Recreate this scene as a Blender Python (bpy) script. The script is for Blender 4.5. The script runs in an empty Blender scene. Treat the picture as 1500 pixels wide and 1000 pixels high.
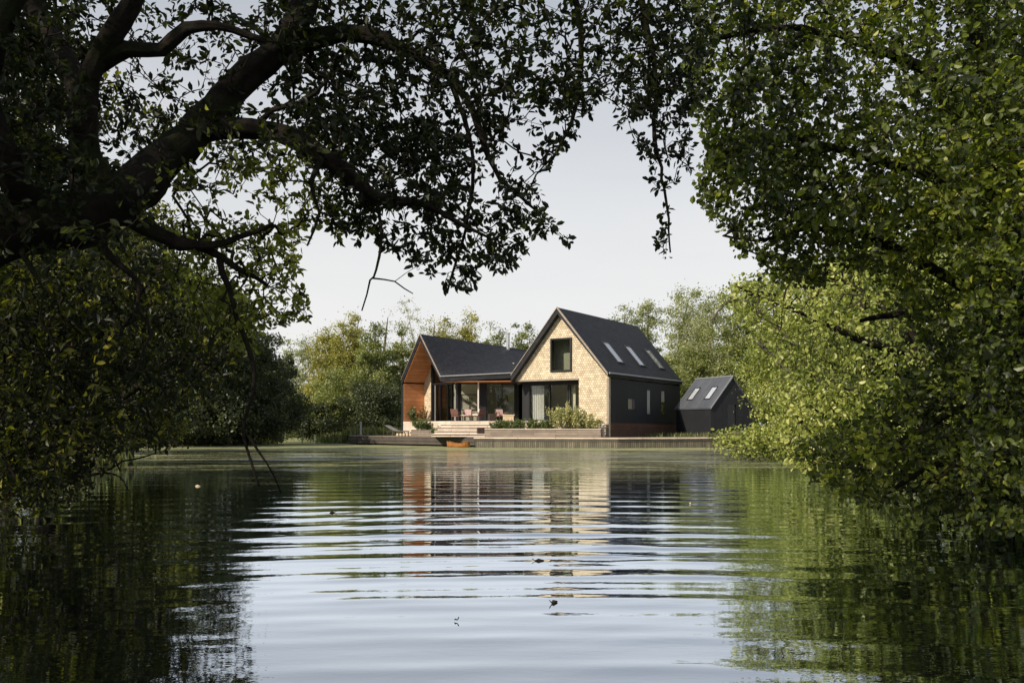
import bpy, math, random
import numpy as np
from mathutils import Vector
from mathutils.geometry import tessellate_polygon

rs = np.random.RandomState(7)
random.seed(7)
SC = bpy.context.scene
COL = SC.collection
F = 1300.0
CAMZ = 1.3
LAKE_BED = -0.9


def at(px, py, Y):
    """point seen at (px, py) of the 1500x1000 survey photo at distance Y"""
    return ((px - 750.0) * Y / F, Y, CAMZ + (625.0 - py) * Y / F)


def nrm(a):
    return a / np.maximum(np.linalg.norm(a, axis=-1, keepdims=True), 1e-9)


# ------------------------------------------------------------------ materials
def mat_new(name):
    m = bpy.data.materials.new(name)
    m.use_nodes = True
    nt = m.node_tree
    nt.nodes.clear()
    out = nt.nodes.new('ShaderNodeOutputMaterial')
    return m, nt, out


def nd(nt, t, **kw):
    n = nt.nodes.new(t)
    for k, v in kw.items():
        if k.startswith('i_'):
            n.inputs[k[2:].replace('_', ' ')].default_value = v
        else:
            setattr(n, k, v)
    return n


def ramp(nt, stops):
    r = nt.nodes.new('ShaderNodeValToRGB')
    cr = r.color_ramp
    while len(cr.elements) < len(stops):
        cr.elements.new(0.5)
    for e, (p, c) in zip(cr.elements, stops):
        e.position = p
        e.color = (c[0], c[1], c[2], 1) if len(c) == 3 else c
    return r


def m_plain(name, col, rough=0.6, var=0.25, scale=6.0, metallic=0.0, bump=0.15, spec=0.4):
    m, nt, out = mat_new(name)
    L = nt.links.new
    b = nd(nt, 'ShaderNodeBsdfPrincipled')
    b.inputs['Roughness'].default_value = rough
    b.inputs['Metallic'].default_value = metallic
    b.inputs['Specular IOR Level'].default_value = spec
    tc = nd(nt, 'ShaderNodeTexCoord')
    n = nd(nt, 'ShaderNodeTexNoise')
    n.inputs['Scale'].default_value = scale
    n.inputs['Detail'].default_value = 6
    L(tc.outputs['Object'], n.inputs['Vector'])
    c0 = tuple(c * (1 - var) for c in col)
    c1 = tuple(min(1, c * (1 + var)) for c in col)
    r = ramp(nt, [(0.3, c0), (0.7, c1)])
    L(n.outputs['Fac'], r.inputs['Fac'])
    L(r.outputs['Color'], b.inputs['Base Color'])
    if bump:
        bp = nd(nt, 'ShaderNodeBump')
        bp.inputs['Strength'].default_value = bump
        bp.inputs['Distance'].default_value = 0.02
        L(n.outputs['Fac'], bp.inputs['Height'])
        L(bp.outputs['Normal'], b.inputs['Normal'])
    L(b.outputs[0], out.inputs['Surface'])
    return m


def m_boards(name, c0, c1, gap, bw=3.0, bh=0.14, rough=0.7, vertical=False, offset=0.5, mortar=0.006, grime=0.5, bump=0.4, stagger=True):
    """boards / shingles / slates from the UVs (metres)"""
    m, nt, out = mat_new(name)
    L = nt.links.new
    b = nd(nt, 'ShaderNodeBsdfPrincipled')
    b.inputs['Roughness'].default_value = rough
    b.inputs['Specular IOR Level'].default_value = 0.3
    uv = nd(nt, 'ShaderNodeUVMap')
    mp = nd(nt, 'ShaderNodeMapping')
    if vertical:
        mp.inputs['Rotation'].default_value = (0, 0, math.pi / 2)
    L(uv.outputs[0], mp.inputs[0])
    br = nd(nt, 'ShaderNodeTexBrick')
    br.offset = offset
    br.inputs['Scale'].default_value = 1.0
    br.inputs['Brick Width'].default_value = bw
    br.inputs['Row Height'].default_value = bh
    br.inputs['Mortar Size'].default_value = mortar
    br.inputs['Mortar Smooth'].default_value = 0.2
    br.inputs['Bias'].default_value = 0.0
    br.inputs['Color1'].default_value = (*c0, 1)
    br.inputs['Color2'].default_value = (*c1, 1)
    br.inputs['Mortar'].default_value = (*gap, 1)
    L(mp.outputs[0], br.inputs['Vector'])
    n = nd(nt, 'ShaderNodeTexNoise')
    n.inputs['Scale'].default_value = 1.3
    n.inputs['Detail'].default_value = 8
    n.inputs['Roughness'].default_value = 0.7
    L(uv.outputs[0], n.inputs['Vector'])
    r = ramp(nt, [(0.25, (1 - grime,) * 3), (0.7, (1.12,) * 3)])
    L(n.outputs['Fac'], r.inputs['Fac'])
    mx = nd(nt, 'ShaderNodeMixRGB', blend_type='MULTIPLY')
    mx.inputs['Fac'].default_value = 1
    L(br.outputs['Color'], mx.inputs[1])
    L(r.outputs['Color'], mx.inputs[2])
    # stretched grain
    g = nd(nt, 'ShaderNodeTexNoise')
    g.inputs['Scale'].default_value = 1.0
    g.inputs['Detail'].default_value = 3
    mg = nd(nt, 'ShaderNodeMapping')
    mg.inputs['Scale'].default_value = (2.0, 45.0, 1) if not vertical else (45.0, 2.0, 1)
    L(uv.outputs[0], mg.inputs[0])
    L(mg.outputs[0], g.inputs['Vector'])
    rg = ramp(nt, [(0.3, (0.8,) * 3), (0.7, (1.1,) * 3)])
    L(g.outputs['Fac'], rg.inputs['Fac'])
    mx2 = nd(nt, 'ShaderNodeMixRGB', blend_type='MULTIPLY')
    mx2.inputs['Fac'].default_value = 1
    L(mx.outputs[0], mx2.inputs[1])
    L(rg.outputs['Color'], mx2.inputs[2])
    L(mx2.outputs[0], b.inputs['Base Color'])
    bp = nd(nt, 'ShaderNodeBump', invert=True)
    bp.inputs['Strength'].default_value = bump
    bp.inputs['Distance'].default_value = 0.02
    L(br.outputs['Fac'], bp.inputs['Height'])
    L(bp.outputs['Normal'], b.inputs['Normal'])
    L(b.outputs[0], out.inputs['Surface'])
    return m


def m_leaf(name, stops, transl=0.4, gloss=0.06, rough=0.45, tgain=(1.5, 1.6, 0.6)):
    m, nt, out = mat_new(name)
    L = nt.links.new
    a = nd(nt, 'ShaderNodeAttribute', attribute_name='rnd')
    r = ramp(nt, stops)
    L(a.outputs['Fac'], r.inputs['Fac'])
    d = nd(nt, 'ShaderNodeBsdfDiffuse')
    t = nd(nt, 'ShaderNodeBsdfTranslucent')
    L(r.outputs['Color'], d.inputs['Color'])
    mu = nd(nt, 'ShaderNodeMixRGB', blend_type='MULTIPLY')
    mu.inputs['Fac'].default_value = 1
    mu.inputs[2].default_value = (*tgain, 1)
    L(r.outputs['Color'], mu.inputs[1])
    L(mu.outputs[0], t.inputs['Color'])
    mx = nd(nt, 'ShaderNodeMixShader')
    mx.inputs[0].default_value = transl
    L(d.outputs[0], mx.inputs[1])
    L(t.outputs[0], mx.inputs[2])
    if gloss > 0:
        g = nd(nt, 'ShaderNodeBsdfGlossy')
        g.inputs['Roughness'].default_value = rough
        g.inputs['Color'].default_value = (0.9, 0.95, 1, 1)
        m2 = nd(nt, 'ShaderNodeMixShader')
        m2.inputs[0].default_value = gloss
        L(mx.outputs[0], m2.inputs[1])
        L(g.outputs[0], m2.inputs[2])
        L(m2.outputs[0], out.inputs['Surface'])
    else:
        L(mx.outputs[0], out.inputs['Surface'])
    return m


def m_glass(name, tint=(0.86, 0.87, 0.85), refl=0.02):
    """window glass: see-through with a sky reflection"""
    m, nt, out = mat_new(name)
    L = nt.links.new
    t = nd(nt, 'ShaderNodeBsdfTransparent')
    t.inputs['Color'].default_value = (*tint, 1)
    g = nd(nt, 'ShaderNodeBsdfGlossy')
    g.inputs['Roughness'].default_value = 0.02
    lw = nd(nt, 'ShaderNodeLayerWeight')
    pw = nd(nt, 'ShaderNodeMath', operation='POWER')
    pw.inputs[1].default_value = 4.0
    L(lw.outputs['Facing'], pw.inputs[0])
    ad = nd(nt, 'ShaderNodeMath', operation='MULTIPLY_ADD')
    ad.inputs[1].default_value = 0.8
    ad.inputs[2].default_value = 0.04 + refl
    L(pw.outputs[0], ad.inputs[0])
    mx = nd(nt, 'ShaderNodeMixShader')
    L(ad.outputs[0], mx.inputs[0])
    L(t.outputs[0], mx.inputs[1])
    L(g.outputs[0], mx.inputs[2])
    L(mx.outputs[0], out.inputs['Surface'])
    return m


M = {}
M['shingle'] = m_boards('cedar_shingles', (0.86, 0.76, 0.59), (0.60, 0.50, 0.36), (0.26, 0.18, 0.10), bw=0.17, bh=0.155, mortar=0.010, grime=0.26, bump=0.6)
M['orange'] = m_boards('orange_cedar_boards', (0.80, 0.36, 0.17), (0.66, 0.28, 0.12), (0.14, 0.045, 0.015), bw=3.2, bh=0.30, mortar=0.007, grime=0.25)
M['black'] = m_boards('black_cladding', (0.017, 0.019, 0.024), (0.022, 0.024, 0.030), (0.010, 0.011, 0.013), bw=6, bh=0.6, vertical=True, mortar=0.012, rough=0.6, grime=0.2)
M['slate'] = m_boards('dark_slates', (0.010, 0.012, 0.018), (0.024, 0.026, 0.034), (0.012, 0.012, 0.014), bw=0.35, bh=0.22, mortar=0.008, rough=0.62, grime=0.2, bump=0.3)
M['slate2'] = m_boards('zinc_grey_roof_sheets', (0.075, 0.085, 0.105), (0.10, 0.11, 0.13), (0.04, 0.04, 0.05), bw=8, bh=0.5, vertical=True, mortar=0.012, rough=0.38, grime=0.2, bump=0.3)
M['deck'] = m_boards('weathered_deck_boards', (0.36, 0.30, 0.25), (0.24, 0.20, 0.17), (0.05, 0.04, 0.035), bw=2.8, bh=0.14, mortar=0.008, grime=0.35)
M['deckpale'] = m_boards('pale_larch_boards', (0.93, 0.80, 0.70), (0.76, 0.64, 0.54), (0.10, 0.08, 0.06), bw=2.4, bh=0.15, mortar=0.010, grime=0.3)
M['deckgrey'] = m_boards('grey_old_beams', (0.13, 0.115, 0.10), (0.085, 0.075, 0.07), (0.02, 0.02, 0.018), bw=4.5, bh=0.22, mortar=0.010, grime=0.5)
M['quay'] = m_boards('upright_piling_boards', (0.26, 0.235, 0.18), (0.14, 0.13, 0.10), (0.03, 0.03, 0.022), bw=2.5, bh=0.13, vertical=True, mortar=0.012, grime=0.55)
M['redbase'] = m_boards('reddish_brown_boards', (0.17, 0.085, 0.06), (0.12, 0.065, 0.05), (0.03, 0.02, 0.02), bw=2.6, bh=0.16, mortar=0.010, grime=0.45)
M['frame'] = m_plain('black_window_frame', (0.012, 0.013, 0.015), rough=0.45, var=0.1)
M['trim'] = m_plain('pale_metal_trim', (0.33, 0.34, 0.36), rough=0.4, var=0.1, metallic=0.3)
M['verge'] = m_plain('weathered_verge_board', (0.30, 0.26, 0.22), rough=0.6, var=0.2)
M['steel'] = m_plain('brushed_flue_steel', (0.65, 0.66, 0.68), rough=0.3, var=0.1, metallic=0.8)
M['white'] = m_plain('white_paint', (0.78, 0.77, 0.74), rough=0.6, var=0.05)
M['cream'] = m_plain('cream_plaster', (0.88, 0.87, 0.72), rough=0.8, var=0.06)
M['inner'] = m_plain('dim_olive_inner_wall', (0.40, 0.42, 0.33), rough=0.8, var=0.1)
M['floorwood'] = m_boards('oak_floor', (0.35, 0.24, 0.15), (0.28, 0.19, 0.11), (0.08, 0.05, 0.03), bw=1.8, bh=0.15)
M['curtain'] = m_plain('pale_curtain', (0.84, 0.86, 0.85), rough=0.9, var=0.05)
M['blackgoods'] = m_plain('black_cabinet', (0.02, 0.02, 0.022), rough=0.35, var=0.1)
M['sofa'] = m_plain('olive_yellow_fabric', (0.32, 0.33, 0.10), rough=0.9, var=0.15)
M['sofag'] = m_plain('grey_fabric', (0.16, 0.17, 0.17), rough=0.9, var=0.15)
M['rust'] = m_plain('reddish_woven_seat', (0.16, 0.085, 0.07), rough=0.8, var=0.5, scale=25)
M['pink'] = m_plain('dusty_pink_cushion', (0.62, 0.45, 0.42), rough=0.9, var=0.3, scale=18)
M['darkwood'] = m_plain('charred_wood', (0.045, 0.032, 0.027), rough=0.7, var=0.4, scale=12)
M['log'] = m_plain('log_bark', (0.10, 0.07, 0.05), rough=0.9, var=0.4, scale=14)
M['logend'] = m_plain('cut_log_end', (0.62, 0.50, 0.34), rough=0.8, var=0.2, scale=20)
M['stone'] = m_plain('grey_stone', (0.3, 0.29, 0.27), rough=0.85, var=0.25)
M['boat'] = m_boards('varnished_orange_planks', (0.50, 0.22, 0.06), (0.38, 0.15, 0.04), (0.2, 0.07, 0.02), bw=3, bh=0.12, mortar=0.006, rough=0.35, grime=0.25)
M['boatin'] = m_plain('dull_boat_inside', (0.16, 0.12, 0.08), rough=0.8, var=0.3)
M['glass'] = m_glass('window_glass')
M['darkglass'] = m_glass('dim_glass', tint=(0.25, 0.26, 0.25), refl=0.0)
M['skyglass'] = m_glass('skylight_glass', tint=(0.97, 0.98, 1.0), refl=0.12)
M['blind'] = m_plain('pale_blind', (0.93, 0.95, 0.97), rough=0.5, var=0.03)
M['lamp'] = m_plain('white_lamp_shade', (0.85, 0.85, 0.82), rough=0.5, var=0.02)
M['paper'] = m_plain('picture_paper', (0.70, 0.68, 0.60), rough=0.8, var=0.05)
M['ink'] = m_plain('picture_ink', (0.13, 0.16, 0.11), rough=0.9, var=0.5, scale=9)


def m_bark(name, c0, c1, moss=None, scale=9):
    m, nt, out = mat_new(name)
    L = nt.links.new
    b = nd(nt, 'ShaderNodeBsdfPrincipled')
    b.inputs['Roughness'].default_value = 0.9
    b.inputs['Specular IOR Level'].default_value = 0.15
    tc = nd(nt, 'ShaderNodeTexCoord')
    n = nd(nt, 'ShaderNodeTexNoise')
    n.inputs['Scale'].default_value = scale
    n.inputs['Detail'].default_value = 9
    n.inputs['Roughness'].default_value = 0.7
    L(tc.outputs['Object'], n.inputs['Vector'])
    r = ramp(nt, [(0.3, c0), (0.7, c1)])
    L(n.outputs['Fac'], r.inputs['Fac'])
    col = r.outputs['Color']
    if moss:
        n2 = nd(nt, 'ShaderNodeTexNoise')
        n2.inputs['Scale'].default_value = 2.2
        n2.inputs['Detail'].default_value = 6
        L(tc.outputs['Object'], n2.inputs['Vector'])
        r2 = ramp(nt, [(0.5, (0, 0, 0)), (0.62, (1, 1, 1))])
        L(n2.outputs['Fac'], r2.inputs['Fac'])
        mx = nd(nt, 'ShaderNodeMixRGB')
        L(r2.outputs['Color'], mx.inputs[0])
        L(col, mx.inputs[1])
        mx.inputs[2].default_value = (*moss, 1)
        col = mx.outputs[0]
    L(col, b.inputs['Base Color'])
    bp = nd(nt, 'ShaderNodeBump')
    bp.inputs['Strength'].default_value = 1.0
    bp.inputs['Distance'].default_value = 0.05
    L(n.outputs['Fac'], bp.inputs['Height'])
    L(bp.outputs['Normal'], b.inputs['Normal'])
    L(b.outputs[0], out.inputs['Surface'])
    return m


M['bark'] = m_bark('dark_bark', (0.008, 0.007, 0.006), (0.034, 0.028, 0.021), moss=(0.018, 0.021, 0.008))
M['twig'] = m_bark('thin_twig_bark', (0.025, 0.020, 0.015), (0.055, 0.045, 0.035))
M['farbark'] = m_bark('far_bark', (0.08, 0.07, 0.055), (0.20, 0.18, 0.15))
M['birch'] = m_bark('silver_birch_bark', (0.30, 0.29, 0.26), (0.60, 0.58, 0.54))

# leaves
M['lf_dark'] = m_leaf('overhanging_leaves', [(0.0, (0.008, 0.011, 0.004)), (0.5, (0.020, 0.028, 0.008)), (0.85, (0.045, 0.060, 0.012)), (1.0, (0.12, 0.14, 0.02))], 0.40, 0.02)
M['lf_lit'] = m_leaf('painted_backlit_leaves', [(0.0, (0.03, 0.036, 0.010)), (0.4, (0.12, 0.14, 0.03)), (0.8, (0.32, 0.35, 0.09)), (1.0, (0.55, 0.56, 0.17))], 0.55, 0.02)  # brighter copy of the overhanging leaves, backlight put into the colour
M['lf_bush'] = m_leaf('hedge_willow_leaves', [(0.0, (0.008, 0.011, 0.004)), (0.5, (0.022, 0.030, 0.007)), (0.75, (0.08, 0.09, 0.014)), (1.0, (0.36, 0.35, 0.06))], 0.42, 0.02)
M['lf_alder'] = m_leaf('alder_leaves', [(0.0, (0.012, 0.018, 0.005)), (0.4, (0.058, 0.082, 0.014)), (0.8, (0.17, 0.21, 0.028)), (1.0, (0.42, 0.44, 0.06))], 0.5, 0.03)
M['lf_sallow'] = m_leaf('sunlit_sallow_leaves', [(0.0, (0.065, 0.085, 0.018)), (0.45, (0.24, 0.285, 0.06)), (0.8, (0.44, 0.475, 0.13)), (1.0, (0.68, 0.67, 0.30))], 0.38, 0.04)
M['lf_far_dark'] = m_leaf('far_dark_leaves', [(0.0, (0.028, 0.038, 0.020)), (0.6, (0.065, 0.082, 0.036)), (1.0, (0.13, 0.145, 0.06))], 0.3, 0.03)  # the far leaf palettes are paled and greyed to imitate haze
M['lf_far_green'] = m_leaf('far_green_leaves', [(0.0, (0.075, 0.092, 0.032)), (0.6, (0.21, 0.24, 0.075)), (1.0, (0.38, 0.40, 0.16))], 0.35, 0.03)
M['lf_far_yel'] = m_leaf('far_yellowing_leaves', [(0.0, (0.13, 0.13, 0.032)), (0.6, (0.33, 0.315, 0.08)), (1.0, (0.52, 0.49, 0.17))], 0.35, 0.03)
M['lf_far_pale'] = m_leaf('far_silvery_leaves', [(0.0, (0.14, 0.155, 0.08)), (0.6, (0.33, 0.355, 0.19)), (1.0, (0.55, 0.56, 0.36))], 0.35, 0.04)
M['lf_plant'] = m_leaf('planter_leaves', [(0.0, (0.04, 0.06, 0.014)), (0.6, (0.12, 0.17, 0.04)), (1.0, (0.24, 0.29, 0.08))], 0.3, 0.05)
M['lf_shrub'] = m_leaf('pale_cream_shrub_leaves', [(0.0, (0.15, 0.17, 0.06)), (0.5, (0.42, 0.42, 0.18)), (1.0, (0.80, 0.74, 0.45))], 0.35, 0.05)  # leaves pale cream in themselves
M['lf_rust'] = m_leaf('rusty_plant_leaves', [(0.0, (0.12, 0.06, 0.02)), (0.6, (0.32, 0.17, 0.05)), (1.0, (0.45, 0.30, 0.10))], 0.35, 0.05)
M['lf_reed'] = m_leaf('reed_blades', [(0.0, (0.05, 0.07, 0.02)), (0.6, (0.13, 0.15, 0.05)), (1.0, (0.28, 0.27, 0.13))], 0.3, 0.03)


# ------------------------------------------------------------------ mesh tools
class MB:
    def __init__(s):
        s.v = []
        s.f = []

    def add(s, vs, fs):
        o = len(s.v)
        s.v += [tuple(p) for p in vs]
        s.f += [tuple(i + o for i in f) for f in fs]
        return s

    def obox(s, o, a, b, c):
        o, a, b, c = map(Vector, (o, a, b, c))
        if a.cross(b).dot(c) < 0:
            a, b = b, a
        v = [o, o + a, o + a + b, o + b, o + c, o + a + c, o + a + b + c, o + b + c]
        return s.add(v, [(3, 2, 1, 0), (4, 5, 6, 7), (0, 1, 5, 4), (1, 2, 6, 5), (2, 3, 7, 6), (3, 0, 4, 7)])

    def box(s, c, size, rz=0.0, fr=None):
        ca, sa = math.cos(rz), math.sin(rz)
        a = Vector((ca, sa, 0)) * size[0]
        b = Vector((-sa, ca, 0)) * size[1]
        z = Vector((0, 0, size[2]))
        return s.obox(Vector(c) - a / 2 - b / 2 - z / 2, a, b, z)

    def prism(s, outer, ext, holes=()):
        """planar outline (3-D points) with holes, thickened along ext"""
        loops = [[Vector(p) for p in outer]] + [[Vector(p) for p in h] for h in holes]
        tris = tessellate_polygon(loops)
        flat = [p for l in loops for p in l]
        n = len(flat)
        e = Vector(ext)
        vs = flat + [p + e for p in flat]
        fs = []
        for t in tris:
            a, b, c = (flat[i] for i in t)
            if (b - a).cross(c - a).dot(e) > 0:
                t = (t[0], t[2], t[1])
            fs.append(tuple(t))
            fs.append(tuple(i + n for i in reversed(t)))
        o = 0
        for l in loops:
            k = len(l)
            for i in range(k):
                j = (i + 1) % k
                fs.append((o + i, o + j, o + j + n, o + i + n))
            o += k
        return s.add(vs, fs)

    def tube(s, pts, rad, n=8, cap=True):
        pts = [Vector(p) for p in pts]
        if not hasattr(rad, '__len__'):
            rad = [rad] * len(pts)
        up = Vector((0.13, 0.27, 0.95))
        vs = []
        fs = []
        prev = None
        for i, p in enumerate(pts):
            d = (pts[min(i + 1, len(pts) - 1)] - pts[max(i - 1, 0)]).normalized()
            if prev is None:
                a = d.cross(up)
                if a.length < 0.05:
                    a = d.cross(Vector((1, 0, 0)))
            else:
                a = prev - d * prev.dot(d)
            a.normalize()
            prev = a
            b = d.cross(a)
            for k in range(n):
                t = 2 * math.pi * k / n
                vs.append(p + (a * math.cos(t) + b * math.sin(t)) * rad[i])
        for i in range(len(pts) - 1):
            for k in range(n):
                k2 = (k + 1) % n
                fs.append((i * n + k, i * n + k2, (i + 1) * n + k2, (i + 1) * n + k))
        if cap:
            fs.append(tuple(range(n - 1, -1, -1)))
            fs.append(tuple((len(pts) - 1) * n + k for k in range(n)))
        return s.add(vs, fs)

    def build(s, name, mat, parent=None, smooth=False, bevel=0.0, label=None):
        off = Vector(parent.location) if parent else Vector((0, 0, 0))
        if parent is not None and parent.parent is not None:
            off = off + Vector(parent.parent.location)
        me = bpy.data.meshes.new(name)
        me.from_pydata([Vector(p) - off for p in s.v], [], s.f)
        me.materials.append(mat)
        # metre UVs from the face normals
        uvl = me.uv_layers.new(name='UVMap')
        Z = Vector((0, 0, 1))
        wv = [Vector(p) for p in s.v]
        for p in me.polygons:
            nn = p.normal
            t = Z.cross(nn)
            if t.length < 0.05:
                t = Vector((0.85, -0.53, 0))
            t.normalize()
            bt = nn.cross(t)
            for li in p.loop_indices:
                q = wv[me.loops[li].vertex_index]
                uvl.data[li].uv = (q.dot(t) + 100, q.dot(bt) + 100)
        if smooth:
            me.polygons.foreach_set('use_smooth', [True] * len(me.polygons))
        o = bpy.data.objects.new(name, me)
        COL.objects.link(o)
        if parent:
            o.parent = parent
        if label:
            o['label'] = label
        if bevel:
            b = o.modifiers.new('b', 'BEVEL')
            b.width = bevel
            b.segments = 2
            b.limit_method = 'ANGLE'
        return o


def tag(o, label=None, cat=None, group=None, kind=None):
    if label: o['label'] = label
    if cat: o['category'] = cat
    if group: o['group'] = group
    if kind: o['kind'] = kind
    return o


def empty(name, loc, label, cat, group=None):
    o = bpy.data.objects.new(name, None)
    o.location = loc
    o.empty_display_size = 0.3
    COL.objects.link(o)
    return tag(o, label, cat, group)


def copy_tree(o, parent=None):
    c = o.copy()
    COL.objects.link(c)
    if parent:
        c.parent = parent
    for ch in list(o.children):
        copy_tree(ch, c)
    return c


def np_mesh(name, V, faces, sizes, mat, parent=None, rnd=None, smooth=False):
    """V (n,3); faces flat vertex indices; sizes per polygon (int or array)"""
    me = bpy.data.meshes.new(name)
    if parent is not None:
        V = V - np.array(parent.location)
    npoly = len(faces) // sizes if isinstance(sizes, int) else len(sizes)
    if isinstance(sizes, int):
        starts = np.arange(npoly) * sizes
    else:
        starts = np.concatenate([[0], np.cumsum(sizes)[:-1]])
    me.vertices.add(len(V))
    me.vertices.foreach_set('co', np.ascontiguousarray(V, dtype=np.float32).ravel())
    me.loops.add(len(faces))
    me.loops.foreach_set('vertex_index', np.ascontiguousarray(faces, dtype=np.int32))
    me.polygons.add(npoly)
    me.polygons.foreach_set('loop_start', starts.astype(np.int32))
    if rnd is not None:
        a = me.attributes.new('rnd', 'FLOAT', 'POINT')
        a.data.foreach_set('value', np.ascontiguousarray(rnd, dtype=np.float32))
    me.materials.append(mat)
    me.update(calc_edges=True)
    me.validate()
    me.polygons.foreach_set('use_smooth', np.full(npoly, bool(smooth)))
    o = bpy.data.objects.new(name, me)
    COL.objects.link(o)
    if parent is not None:
        o.parent = parent
    return o


def leaf_arrays(P, ax, nn, Ln, wr, rnd, kind='leaf'):
    n = len(P)
    ax = nrm(ax)
    side = nrm(np.cross(nn, ax))
    nn = np.cross(ax, side)
    Ln = np.broadcast_to(np.asarray(Ln, float), (n,))[:, None]
    w = Ln * wr
    if kind == 'leaf':
        curl = nn * Ln * (rs.rand(n, 1) * 0.16 - 0.02)
        fold = nn * w * 0.35
        v = np.stack([P,
                      P + ax * Ln * 0.30 + side * w * 0.80 + fold + curl * .3,
                      P + ax * Ln * 0.68 + side * w * 0.92 + fold - curl * .3,
                      P + ax * Ln - curl,
                      P + ax * Ln * 0.68 - side * w * 0.92 + fold - curl * .3,
                      P + ax * Ln * 0.30 - side * w * 0.80 + fold + curl * .3], 1)
        base = np.arange(n)[:, None] * 6
        f = np.concatenate([base + np.array([[0, 1, 2, 3]]), base + np.array([[0, 3, 4, 5]])], 1)
        return v.reshape(-1, 3), f.reshape(-1), 4, np.repeat(rnd, 6)
    v = np.stack([P, P + ax * Ln * .5 + side * w, P + ax * Ln, P + ax * Ln * .5 - side * w], 1)
    f = np.arange(n * 4)
    return v.reshape(-1, 3), f, 4, np.repeat(rnd, 4)


def leaves_obj(name, P, ax, nn, Ln, wr, rnd, mat, parent, kind='leaf'):
    V, f, s, r = leaf_arrays(P, ax, nn, Ln, wr, rnd, kind)
    return np_mesh(name, V, f, s, mat, parent, r)


def cat_rom(pts, step):
    pts = np.asarray(pts, float)
    P = np.vstack([2 * pts[0] - pts[1], pts, 2 * pts[-1] - pts[-2]])
    out = []
    for i in range(1, len(P) - 2):
        L = np.linalg.norm(P[i + 1, :3] - P[i, :3])
        k = max(2, int(L / step))
        for t in np.arange(k) / k:
            a, b, c, d = P[i - 1], P[i], P[i + 1], P[i + 2]
            out.append(0.5 * ((2 * b) + (c - a) * t + (2 * a - 5 * b + 4 * c - d) * t * t + (-a + 3 * b - 3 * c + d) * t ** 3))
    out.append(P[-2])
    return np.array(out)


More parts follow.
